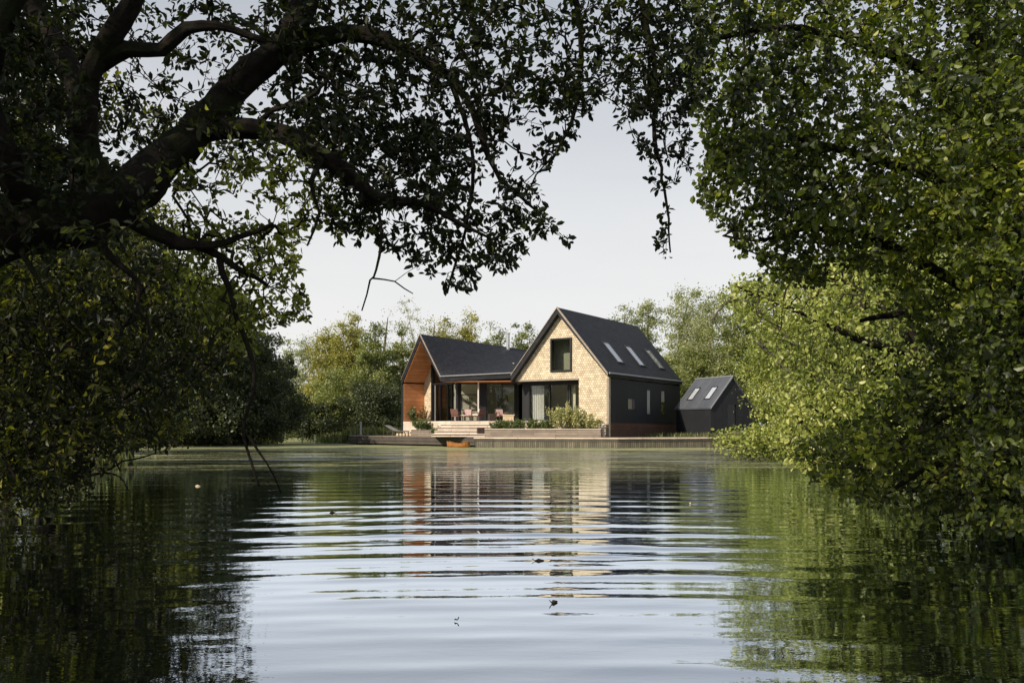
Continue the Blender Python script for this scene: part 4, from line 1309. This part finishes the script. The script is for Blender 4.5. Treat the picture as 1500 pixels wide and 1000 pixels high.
# left of the house
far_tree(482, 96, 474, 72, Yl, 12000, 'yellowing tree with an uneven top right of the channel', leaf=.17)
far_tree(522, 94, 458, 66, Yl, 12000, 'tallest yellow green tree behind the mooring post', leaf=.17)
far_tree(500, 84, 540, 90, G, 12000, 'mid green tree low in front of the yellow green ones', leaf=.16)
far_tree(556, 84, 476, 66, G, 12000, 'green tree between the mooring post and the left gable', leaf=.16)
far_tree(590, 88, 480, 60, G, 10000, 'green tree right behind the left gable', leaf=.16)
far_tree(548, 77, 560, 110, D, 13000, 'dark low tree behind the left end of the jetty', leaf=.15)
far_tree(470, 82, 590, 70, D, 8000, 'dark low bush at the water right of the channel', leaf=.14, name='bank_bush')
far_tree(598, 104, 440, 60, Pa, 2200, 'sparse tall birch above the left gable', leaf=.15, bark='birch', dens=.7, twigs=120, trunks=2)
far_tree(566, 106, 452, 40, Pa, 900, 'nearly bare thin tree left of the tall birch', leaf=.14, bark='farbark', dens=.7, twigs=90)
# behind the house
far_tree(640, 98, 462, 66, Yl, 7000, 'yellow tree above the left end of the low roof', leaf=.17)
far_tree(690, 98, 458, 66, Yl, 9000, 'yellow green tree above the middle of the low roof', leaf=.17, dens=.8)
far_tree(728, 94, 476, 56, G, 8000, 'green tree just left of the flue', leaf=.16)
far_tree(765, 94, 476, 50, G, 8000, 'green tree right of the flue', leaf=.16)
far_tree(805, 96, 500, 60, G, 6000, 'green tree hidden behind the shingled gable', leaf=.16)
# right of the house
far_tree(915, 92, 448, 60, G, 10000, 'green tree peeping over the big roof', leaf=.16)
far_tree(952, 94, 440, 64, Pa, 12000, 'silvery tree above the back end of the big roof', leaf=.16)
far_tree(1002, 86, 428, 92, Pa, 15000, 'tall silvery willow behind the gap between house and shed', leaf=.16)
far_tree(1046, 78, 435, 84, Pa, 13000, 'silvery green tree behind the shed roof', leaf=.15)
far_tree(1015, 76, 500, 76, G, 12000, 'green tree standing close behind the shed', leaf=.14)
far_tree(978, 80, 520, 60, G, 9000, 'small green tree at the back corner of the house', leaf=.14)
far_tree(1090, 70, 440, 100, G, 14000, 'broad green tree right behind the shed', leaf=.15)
# mid distance sunlit trees right
RB = 'trees along the right bank'
far_tree(1145, 64, 470, 90, 'lf_sallow', 13000, 'bright bush crowding the right side of the shed', leaf=.15, group=RB, name='sallow_tree')
far_tree(1222, 44, 385, 200, 'lf_sallow', 40000, 'large sunlit yellow green sallow right of the shed', leaf=.125, group=RB, name='sallow_tree', twigs=220, trunks=3, kind='quad', clr=.85)
far_tree(1290, 40, 330, 190, 'lf_alder', 24000, 'tall mid green tree behind the sunlit sallow', leaf=.13, group=RB, name='alder_tree', clr=.8)

far_tree(1450, 27, 60, 330, 'lf_alder', 26000, 'dark tall tree closing the right edge behind the large alder', leaf=.12, group=RB, name='alder_tree', clr=.7, twigs=160)
rs2 = np.random.RandomState(4)
n = 60000
ang = rs2.uniform(-1.15, 1.15, n)
rr = rs2.uniform(118, 150, n)
ht = 9.0 + 2.2 * np.sin(ang * 31) + 1.6 * np.sin(ang * 67 + 1) + 1.0 * np.sin(ang * 140)
P = np.stack([np.sin(ang) * rr, np.cos(ang) * rr, .4 + ht * rs2.rand(n) ** .8], 1)
fw = leaves_obj('distant_wood', P, rs2.randn(n, 3), rs2.randn(n, 3) + np.array([-.3, -.4, .5]), .75 * (.5 + rs2.rand(n)), .45, rs2.rand(n), M['lf_far_green'], None, 'quad')
tag(fw, 'far woodland band closing the view behind the trees', 'woodland', kind='stuff')

# reeds and grass along the banks
def fringe(name, label, pts, n, h, spread, mat):
    pts = np.array(pts, float)
    seg = rs.randint(0, len(pts) - 1, n)
    t = rs.rand(n, 1)
    c = pts[seg] * (1 - t) + pts[seg + 1] * t + rs.randn(n, 2) * spread
    P = np.concatenate([c, np.full((n, 1), .0)], 1)
    P[:, 2] = ground_h(P[:, 0], P[:, 1]).clip(-.1) - .05
    ax = rs.randn(n, 3) * .28 + np.array([0, 0, 1])
    o = leaves_obj(name, P, ax, rs.randn(n, 3) * np.array([1, 1, .1]), h * (.4 + .9 * rs.rand(n)), .04, rs.rand(n), M[mat], None, 'quad')
    return tag(o, label, 'grass', kind='stuff')


fringe('bank_grass', 'grass and reeds fringing the far banks', [(-12.5, 26), (-20, 42), (-27, 56), (-24, 61), (-19, 66), (-23, 84), (-27.5, 104), (-22, 109), (-18.5, 92), (-15, 78), (-13.4, 70)], 16000, .9, .5, 'lf_reed')
fringe('shed_grass', 'rough grass round the shed and right bank', [(9, 61), (13, 60), (17, 60.5), (20, 58.8), (17.5, 48), (13, 38)], 7000, .5, .7, 'lf_reed')
fringe('near_bank_grass', 'rough grass on the right bank under the alders', [(8.2, 12), (9.5, 18), (11.5, 26), (13.5, 38)], 9000, .45, .8, 'lf_reed')
fringe('lawn_tufts', 'long grass between the jetty and the trees', [(-14, 71), (-12, 72), (-9, 70.5), (-17, 80)], 5000, .8, 1.0, 'lf_reed')

# ------------------------------------------------------------------ near trees
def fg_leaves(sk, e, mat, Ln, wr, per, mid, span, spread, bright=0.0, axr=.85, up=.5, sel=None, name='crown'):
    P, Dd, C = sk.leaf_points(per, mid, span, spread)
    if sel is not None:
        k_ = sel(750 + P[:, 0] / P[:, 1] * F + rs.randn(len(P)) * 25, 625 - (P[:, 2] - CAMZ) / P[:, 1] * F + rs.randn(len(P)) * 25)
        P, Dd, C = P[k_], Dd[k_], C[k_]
    n = len(P)
    ax = nrm(Dd) * .8 + rs.randn(n, 3) * axr
    P = P + nrm(ax) * .01
    nn = rs.randn(n, 3) + np.array([-.25, -.35, up])
    ct = rs.rand(len(sk.tips))
    q = 2.2 / (Ln / .07)
    big = np.sin(P[:, 0] * q + 1.3 * np.sin(P[:, 2] * q * .7)) + np.sin(P[:, 2] * q * 1.3 + np.sin(P[:, 1] * q)) + np.sin(P[:, 1] * q * .9 + P[:, 0] * q * .6)
    r = np.clip(.35 * ct[C] + .6 * rs.rand(n) + .10 * big + bright, 0, 1)
    return leaves_obj(name, P, ax, nn, Ln * (.45 + .85 * rs.rand(n)), wr, r, M[mat], e)


# the leaning tree on the left bank, its limbs crossing the top of the view
T = empty('leaning_tree', (-5.6, 5.9, -.1), 'big dark tree leaning in from the left with thick crooked limbs overhead', 'tree')
sk = Skel()
L_ = lambda p: sk.limb(px_limb(p))
L_([(-430, 1010, 6.0, 100), (-400, 760, 6.0, 84), (-300, 520, 6.1, 74), (-120, 370, 6.1, 60), (0, 332, 6.2, 46), (110, 322, 6.2, 42), (190, 285, 6.3, 36), (245, 232, 6.4, 26), (300, 178, 6.5, 23), (350, 118, 6.6, 20), (400, 78, 6.7, 17), (432, 30, 6.8, 17), (475, -60, 6.9, 14), (560, -150, 7.1, 11), (700, -200, 7.3, 9), (900, -210, 7.6, 7), (1080, -200, 8, 5)])
L_([(262, 218, 6.5, 24), (296, 192, 6.44, 18), (335, 187, 6.4, 14), (400, 192, 6.3, 13), (440, 208, 6.2, 13), (500, 246, 6.25, 11), (545, 282, 6.3, 8), (600, 292, 6.4, 5.5), (660, 318, 6.5, 3.5), (720, 350, 6.6, 1.6)])
L_([(548, 284, 6.3, 3.2), (556, 330, 6.25, 2.4), (549, 390, 6.2, 1.8), (541, 412, 6.2, 1.5), (530, 455, 6.2, 1.1)])
L_([(544, 405, 6.2, 1.4), (575, 412, 6.3, 1), (605, 430, 6.4, .7)])
L_([(470, 225, 6.2, 5), (452, 262, 6.1, 3.5), (468, 310, 6.1, 2.4), (450, 360, 6.1, 1.4)])
L_([(370, 188, 6.35, 6), (395, 160, 6.2, 4.5), (440, 150, 6.1, 3.5), (480, 118, 6.1, 2)])
L_([(150, 300, 6.25, 34), (128, 220, 6.2, 22), (126, 140, 6.1, 18), (150, 75, 6.0, 16), (190, 10, 5.9, 15), (215, -70, 5.8, 15), (260, -180, 5.8, 10)])
L_([(128, 160, 6.15, 20), (95, 90, 6.3, 17), (55, 20, 6.5, 15), (40, -80, 6.6, 12)])
L_([(60, 325, 6.2, 26), (10, 240, 5.8, 22), (-20, 140, 5.6, 18), (0, 40, 5.5, 15), (60, -60, 5.5, 12)])
L_([(140, 95, 6.05, 13), (185, 72, 6.0, 11), (232, 74, 6.0, 9), (270, 42, 6.0, 8), (320, 38, 6.0, 6), (390, 60, 6.1, 4)])
L_([(170, 305, 6.3, 17), (225, 342, 6.3, 11), (260, 358, 6.3, 8), (300, 352, 6.3, 6), (350, 345, 6.4, 4), (400, 328, 6.5, 3)])
L_([(250, 356, 6.3, 8), (300, 365, 6.4, 6), (350, 392, 6.5, 4.5), (392, 418, 6.6, 2.5)])
L_([(140, 318, 6.2, 12), (152, 365, 6.1, 6.5), (178, 388, 6.1, 4.6), (204, 412, 6.1, 3.6), (200, 450, 6.1, 2.6), (218, 485, 6.1, 2), (190, 560, 6.1, 1.2)])
L_([(322, 378, 6.4, 5), (345, 440, 6.4, 4), (372, 520, 6.4, 3.6), (378, 560, 6.4, 3), (360, 615, 6.4, 2.4), (372, 680, 6.4, 2), (380, 712, 6.4, 1.4)])
L_([(364, 640, 6.4, 2.2), (392, 680, 6.4, 1.6), (412, 722, 6.4, 1.2)])
L_([(395, 82, 6.7, 16), (450, 60, 6.9, 13), (520, 48, 7.0, 11), (600, 70, 7.0, 8), (660, 110, 7.0, 6), (700, 190, 7.0, 5), (735, 260, 7.0, 3.5), (790, 312, 7.0, 1.6)])
L_([(440, -10, 6.9, 11), (520, -60, 7.2, 9), (640, -70, 7.4, 7), (780, -60, 7.7, 6), (900, -40, 8.0, 5), (990, 0, 8.1, 4)])
L_([(655, 105, 7.0, 5), (690, 220, 6.9, 3), (680, 330, 6.8, 2.5), (655, 430, 6.8, 1.5)])
L_([(820, -60, 7.8, 5), (850, 60, 7.8, 4), (840, 170, 7.7, 3), (800, 250, 7.6, 2)])
L_([(930, -40, 8.0, 6), (950, 80, 8.0, 4.5), (955, 200, 8.0, 3.2), (975, 290, 8.0, 2), (982, 370, 8.0, 1.3)])
L_([(30, 345, 6.2, 6), (36, 385, 5.9, 3.2), (58, 425, 5.8, 2.2), (52, 470, 5.8, 1.8), (80, 520, 5.8, 1.5), (60, 600, 5.8, 1)])
reg = [
    ([(-60, -60), (480, -60), (560, 180), (440, 190), (300, 200), (200, 260), (-60, 300)], 560, 6.3, 8.8),
    ([(-60, -60), (110, -60), (140, 300), (-60, 330)], 420, 5.4, 8.0),
    ([(380, -80), (700, -80), (720, 210), (640, 250), (430, 195), (400, 90)], 780, 6.2, 8.8),
    ([(430, 170), (690, 190), (660, 300), (560, 310), (440, 230)], 250, 6.2, 8.0),
    ([(680, -80), (1040, -80), (1030, 120), (960, 170), (760, 150), (690, 140)], 620, 6.4, 9.0),
    ([(700, 120), (880, 110), (850, 190), (790, 260), (720, 230)], 90, 6.5, 8.0),
    ([(240, 150), (560, 150), (560, 290), (430, 260), (240, 300)], 70, 5.6, 6.1),
    ([(0, 200), (240, 240), (200, 380), (0, 380)], 60, 5.4, 6.0),
    ([(-300, -420), (1100, -420), (1100, -60), (-300, -60)], 800, 5.6, 9.0),
    ([(-420, -200), (-60, -200), (-60, 500), (-420, 500)], 350, 5.0, 8.5),
    ([(900, 100), (1020, 100), (1010, 260), (960, 250), (910, 180)], 90, 7.2, 8.6),
    ([(640, 230), (760, 250), (840, 355), (770, 345), (760, 410), (700, 390), (690, 430), (650, 430), (640, 340)], 150, 6.4, 7.6),
    ([(450, 260), (640, 290), (660, 400), (590, 400), (560, 350), (500, 350), (440, 330)], 120, 6.2, 7.6),
    ([(950, 250), (1010, 270), (990, 390), (965, 380)], 12, 7.6, 8.2),
    ([(270, 200), (400, 200), (560, 300), (560, 350), (470, 330), (440, 400), (300, 340), (240, 300)], 170, 6.2, 8.2),
    ([(240, 330), (420, 330), (455, 470), (400, 480), (370, 520), (250, 440)], 270, 6.2, 8.8),
]
A = np.vstack([region(p, k, a, b) for p, k, a, b in reg])
sk.attach(A, seg=.085, sag=.10, jit=.22)
sk.limb_objs(M['bark'], T, sides=26)
sk.twig_mesh('twigs', M['twig'], T, r0=.0020, power=.42, rmax=.018)
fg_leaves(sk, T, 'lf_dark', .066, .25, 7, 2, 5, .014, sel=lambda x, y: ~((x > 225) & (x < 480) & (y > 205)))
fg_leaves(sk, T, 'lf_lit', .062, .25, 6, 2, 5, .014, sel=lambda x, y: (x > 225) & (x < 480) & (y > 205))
# unseen block of leaves added towards the sun to shade the near canopy
n = 32000
c = np.stack([rs.uniform(-15, -4.2, n), rs.uniform(-9, 3.2, n), rs.uniform(.8, 12.5, n)], 1)
leaves_obj('shade_blocker_leaves', c, rs.randn(n, 3), rs.randn(n, 3), .17 * (.6 + .8 * rs.rand(n)), .36, rs.rand(n), M['lf_dark'], T, 'quad')

# left bush standing in the shallows under it
Bq = empty('willow_bush', (-9.5, 15.5, -.2), 'dense dark willow bush filling the left side down to the water', 'bush')
sk = Skel()
L_ = lambda p: sk.limb(px_limb(p))
L_([(-120, 760, 15, 14), (-60, 640, 15, 12), (20, 520, 15, 10), (60, 400, 15, 8), (90, 250, 15, 5)])
L_([(-60, 742, 14, 11), (40, 660, 13.5, 9), (120, 560, 13.3, 7), (180, 470, 13, 5), (230, 390, 13, 3)])
L_([(20, 722, 14.4, 6), (100, 700, 14, 3.5), (150, 692, 13.6, 2), (180, 680, 13.3, 1.4), (228, 664, 13.2, .8)])
L_([(150, 692, 13.6, 2), (175, 702, 13.4, 1.2), (190, 720, 13.2, .6)])
L_([(60, 712, 15.2, 9), (130, 620, 15, 7), (210, 560, 14.5, 5), (290, 500, 14, 3)])
L_([(40, 640, 13.5, 5), (100, 600, 12.5, 3.5), (150, 632, 12, 2.2), (176, 690, 12, 1)])
reg = [([(-60, 330), (240, 330), (300, 420), (400, 450), (360, 520), (260, 600), (120, 700), (-60, 720)], 1500, 9.5, 17),
       ([(-60, 380), (150, 380), (170, 600), (60, 720), (-60, 740)], 800, 8.5, 13),
       ([(200, 560), (350, 470), (280, 600), (230, 660), (200, 650)], 60, 10, 15),
       ([(-60, 600), (90, 600), (140, 720), (60, 750), (-60, 760)], 300, 10, 14)]
A = np.vstack([region(p, k, a, b) for p, k, a, b in reg]); A[:, 2] = np.maximum(A[:, 2], .04)
sk.attach(A, seg=.2, sag=.08, jit=.2)
sk.limb_objs(M['bark'], Bq, sides=9)
sk.twig_mesh('twigs', M['twig'], Bq, r0=.0035, power=.42, rmax=.03)
fg_leaves(sk, Bq, 'lf_bush', .10, .24, 7, 3, 4, .05)
# taller growth behind it, mirrored dark in the water
far_tree(30, 21, 40, 420, 'lf_bush', 30000, 'tall dark tree behind the willow bush at the left edge', leaf=.12, group='trees along the left bank', name='alder_tree', trunks=2, twigs=200, clr=.6)
far_tree(185, 31, 300, 230, 'lf_bush', 22000, 'dark tree behind the drooping twigs left of the open water', leaf=.13, group='trees along the left bank', name='alder_tree', twigs=140, clr=.7)

# right bank, near
RT = empty('alder_tree', (8.3, 12.0, .2), 'large dark alder at the right edge hanging over the water', 'tree', RB)
sk = Skel()
L_ = lambda p: sk.limb(px_limb(p))
L_([(1500, 800, 12, 26), (1480, 640, 12, 24), (1462, 480, 12, 22), (1456, 300, 12, 20), (1440, 120, 12, 17), (1420, -80, 12, 12), (1400, -260, 12, 7)])
L_([(1458, 330, 12, 12), (1380, 270, 11.5, 9), (1290, 235, 11.2, 7), (1200, 215, 11, 5), (1110, 205, 11, 3), (1050, 230, 11, 2)])
L_([(1462, 450, 12, 10), (1370, 395, 12, 8), (1270, 345, 12, 6), (1190, 330, 12, 4), (1110, 350, 12, 2.5), (1060, 345, 12, 1.5)])
L_([(1445, 170, 12, 11), (1350, 100, 11, 8), (1240, 60, 10.5, 6), (1130, 45, 10.2, 4), (1040, 60, 10, 3)])
L_([(1430, 0, 12, 10), (1300, -60, 10.5, 8), (1150, -70, 10, 6), (1020, -50, 9.5, 4)])
L_([(1470, 560, 12, 9), (1400, 600, 11.5, 6), (1320, 650, 11.2, 3.5), (1240, 680, 11, 1.5)])
L_([(1480, 640, 12, 9), (1400, 670, 11, 6), (1330, 700, 10.5, 4), (1290, 735, 10.4, 2)])
L_([(1465, 500, 12, 9), (1400, 480, 13, 7), (1330, 460, 14, 5), (1260, 470, 14.5, 3)])
L_([(1530, 780, 10.5, 12), (1510, 600, 10.5, 10), (1490, 400, 10.5, 9), (1480, 200, 10.5, 7)])
reg = [([(1000, -420), (1950, -420), (1950, -70), (1000, -70)], 700, 9.0, 14),
       ([(1560, -80), (1950, -80), (1950, 700), (1560, 780)], 500, 9.0, 14),
       ([(1010, -80), (1560, -80), (1560, 330), (1180, 330), (1040, 240), (1000, 100)], 2500, 9.0, 14),
       ([(1040, 200), (1200, 200), (1210, 420), (1130, 410), (1050, 330), (1020, 280)], 430, 10.5, 13.5),
       ([(1180, 300), (1560, 300), (1560, 560), (1400, 560), (1300, 430), (1200, 370)], 800, 9.8, 15),
       ([(1330, 540), (1560, 500), (1560, 770), (1400, 760), (1290, 745), (1200, 705), (1165, 655), (1250, 620)], 900, 9.8, 13.5),
       ([(1380, 100), (1560, 100), (1560, 780), (1420, 780)], 700, 8.5, 11)]
A = np.vstack([region(p, k, a, b) for p, k, a, b in reg]); A[:, 2] = np.maximum(A[:, 2], .04)
sk.attach(A, seg=.17, sag=.06, jit=.2)
sk.limb_objs(M['bark'], RT, sides=10)
sk.twig_mesh('twigs', M['twig'], RT, r0=.0028, power=.42, rmax=.03)
fg_leaves(sk, RT, 'lf_alder', .088, .36, 7, 3, 4, .05)

# right bank, middle distance, sunlit
RM = empty('alder_tree', (10.5, 22, .2), 'sunlit leafy alder left of the large dark one, branches over the water', 'tree', RB)
sk = Skel()
L_ = lambda p: sk.limb(px_limb(p))
L_([(1380, 690, 23, 14), (1350, 560, 23, 12), (1320, 440, 23, 10), (1290, 320, 23, 7), (1270, 220, 23, 4)])
L_([(1345, 520, 23, 8), (1270, 500, 22, 6), (1200, 470, 22, 4), (1130, 440, 22, 2.5), (1080, 420, 22, 1.5)])
L_([(1355, 600, 23, 8), (1280, 610, 22, 6), (1200, 640, 22, 4), (1130, 660, 22.5, 2)])
L_([(1330, 480, 23, 7), (1250, 420, 23, 5), (1180, 390, 23, 3)])
reg = [([(1070, 420), (1200, 380), (1420, 330), (1420, 700), (1250, 705), (1150, 680), (1180, 600), (1120, 500)], 900, 18, 26),
       ([(1150, 560), (1330, 560), (1330, 705), (1190, 690), (1130, 660)], 420, 18, 23)]
A = np.vstack([region(p, k, a, b) for p, k, a, b in reg]); A[:, 2] = np.maximum(A[:, 2], .05)
sk.attach(A, seg=.3, sag=.06, jit=.2)
sk.limb_objs(M['bark'], RM, sides=8)
sk.twig_mesh('twigs', M['twig'], RM, r0=.0045, power=.42, rmax=.04)
fg_leaves(sk, RM, 'lf_sallow', .12, .36, 9, 3, 4, .09, bright=0.0)

RS = empty('sallow_bush', (12.5, 36, .1), 'bright low sallow reaching over the water in front of the shed', 'bush', RB)
sk = Skel()
L_ = lambda p: sk.limb(px_limb(p))
L_([(1240, 662, 36, 8), (1190, 600, 36, 6), (1150, 540, 36, 4), (1110, 500, 36, 2.5)])
L_([(1230, 662, 36, 7), (1160, 640, 36, 5), (1100, 645, 36, 3), (1055, 650, 36, 1.5)])
L_([(1230, 640, 36, 7), (1200, 560, 37, 5), (1130, 470, 37, 4), (1075, 440, 37, 2.5), (1040, 470, 37, 1.2)])
reg = [([(1135, 520), (1260, 440), (1280, 670), (1180, 680), (1105, 655), (1140, 600)], 560, 32, 40),
       ([(1045, 640), (1110, 625), (1180, 640), (1190, 685), (1120, 668), (1050, 656)], 190, 33, 38),
       ([(1040, 430), (1120, 400), (1280, 380), (1260, 520), (1140, 530), (1090, 480)], 430, 34, 41),
       ([(1085, 590), (1110, 560), (1150, 580), (1130, 620)], 16, 36, 40)]
A = np.vstack([region(p, k, a, b) for p, k, a, b in reg]); A[:, 2] = np.maximum(A[:, 2], .05)
sk.attach(A, seg=.4, sag=.06, jit=.2)
sk.limb_objs(M['farbark'], RS, sides=7)
sk.twig_mesh('twigs', M['farbark'], RS, r0=.006, power=.42, rmax=.05)
fg_leaves(sk, RS, 'lf_sallow', .14, .34, 16, 4, 4, .16)

# bits floating on the near water
fl = [(740, 766, .10, 'dark seed head floating beyond the ripples'), (790, 822, .09, 'dark leaf floating in the middle of the ripples'), (812, 883, .07, 'dark curled leaf on the smooth near water'),
      (1012, 738, .10, 'pale feather like leaf floating right of the house reflection'), (487, 751, .08, 'small dark leaf floating left of the house reflection'), (668, 909, .03, 'tiny dark seed on the smooth near water'),
      (290, 712, .13, 'pale leaf floating near the left bush'), (228, 668, .12, 'pale leaf floating below the left bush')]
for px, py, r, lab in fl:
    r *= .5
    Yd = CAMZ * F / (py - 625.0)
    x0 = (px - 750) * Yd / F
    e = empty('floating_leaf', (x0, Yd, 0), lab, 'leaf', 'leaves floating on the lake')
    a = rs.rand() * 6
    mb = MB(); mb.tube([(x0 - r * math.cos(a), Yd - r * math.sin(a), .008), (x0 - r * .2, Yd, .012), (x0 + r * math.cos(a), Yd + r * math.sin(a), .008)], [r * .15, r * .4, r * .1], 7)
    mb.build('blade', M['log'] if 'dark' in lab else M['logend'], e, smooth=True)
    mb = MB(); mb.tube([(x0 + r * math.cos(a), Yd + r * math.sin(a), .012), (x0 + 1.6 * r * math.cos(a), Yd + 1.6 * r * math.sin(a), .03)], .004, 4); mb.build('stalk', M['log'], e)

# ------------------------------------------------------------------ light, sky, camera
sun_dir = Vector((-.75, -.66, 0)).normalized()
EL = math.radians(35)
sv = Vector((sun_dir.x * math.cos(EL), sun_dir.y * math.cos(EL), math.sin(EL)))
sl = bpy.data.lights.new('sun', 'SUN'); sl.energy = 5.0; sl.angle = math.radians(.6); sl.color = (1.0, .87, .68)
so = bpy.data.objects.new('sun', sl); COL.objects.link(so); so.rotation_euler = sv.to_track_quat('Z', 'Y').to_euler()
wd = bpy.data.worlds.new('World'); SC.world = wd; wd.use_nodes = True
nt = wd.node_tree; nt.nodes.clear(); L = nt.links.new
out = nt.nodes.new('ShaderNodeOutputWorld'); bg = nt.nodes.new('ShaderNodeBackground')
sky = nt.nodes.new('ShaderNodeTexSky'); sky.sky_type = 'NISHITA'; sky.sun_disc = False
sky.sun_elevation = EL; sky.sun_rotation = math.atan2(sun_dir.x, sun_dir.y)
sky.air_density = 1.0; sky.dust_density = 1.5; sky.ozone_density = 1.0
# thin high haze greys the lower sky
tc = nt.nodes.new('ShaderNodeTexCoord'); sp_ = nt.nodes.new('ShaderNodeSeparateXYZ'); L(tc.outputs['Generated'], sp_.inputs[0])
mrn = nt.nodes.new('ShaderNodeMapRange'); mrn.interpolation_type = 'SMOOTHSTEP'
for i, v in enumerate((0.0, 0.70, .97, .25)): mrn.inputs[i + 1].default_value = v
L(sp_.outputs['Z'], mrn.inputs[0])
mixn = nt.nodes.new('ShaderNodeMixRGB'); cn = nt.nodes.new('ShaderNodeTexNoise'); cn.inputs['Scale'].default_value = 2.2; cn.inputs['Detail'].default_value = 5
mpc = nt.nodes.new('ShaderNodeMapping'); mpc.inputs['Scale'].default_value = (1, 1, 3.5); L(tc.outputs['Generated'], mpc.inputs[0]); L(mpc.outputs[0], cn.inputs['Vector'])
cm_ = nt.nodes.new('ShaderNodeMath'); cm_.operation = 'MULTIPLY_ADD'; cm_.inputs[1].default_value = .30; cm_.inputs[2].default_value = -.15; L(cn.outputs['Fac'], cm_.inputs[0])
cs_ = nt.nodes.new('ShaderNodeMath'); cs_.operation = 'ADD'; cs_.use_clamp = True; L(mrn.outputs[0], cs_.inputs[0]); L(cm_.outputs[0], cs_.inputs[1]); L(cs_.outputs[0], mixn.inputs[0]); L(sky.outputs[0], mixn.inputs[1])
mixn.inputs[2].default_value = (9.0, 8.95, 8.85, 1)
L(mixn.outputs[0], bg.inputs['Color']); bg.inputs['Strength'].default_value = .10
L(bg.outputs[0], out.inputs['Surface'])

cam = bpy.data.cameras.new('camera'); cam.lens = 36.0 * F / 1500.0; cam.sensor_width = 36; cam.shift_y = 125 / 1500.0
cam.clip_start = .05; cam.clip_end = 6000
co = bpy.data.objects.new('camera', cam); COL.objects.link(co); co.location = (0, 0, CAMZ); co.rotation_euler = (math.pi / 2, 0, 0)
SC.camera = co
SC.view_settings.view_transform = 'Standard'; SC.view_settings.look = 'None'; SC.view_settings.exposure = 0; SC.view_settings.gamma = 1
SC.cycles.max_bounces = 8; SC.cycles.transparent_max_bounces = 8; SC.cycles.diffuse_bounces = 3; SC.cycles.glossy_bounces = 3
SC.cycles.caustics_reflective = False; SC.cycles.caustics_refractive = False
SC.cycles.use_denoising = True
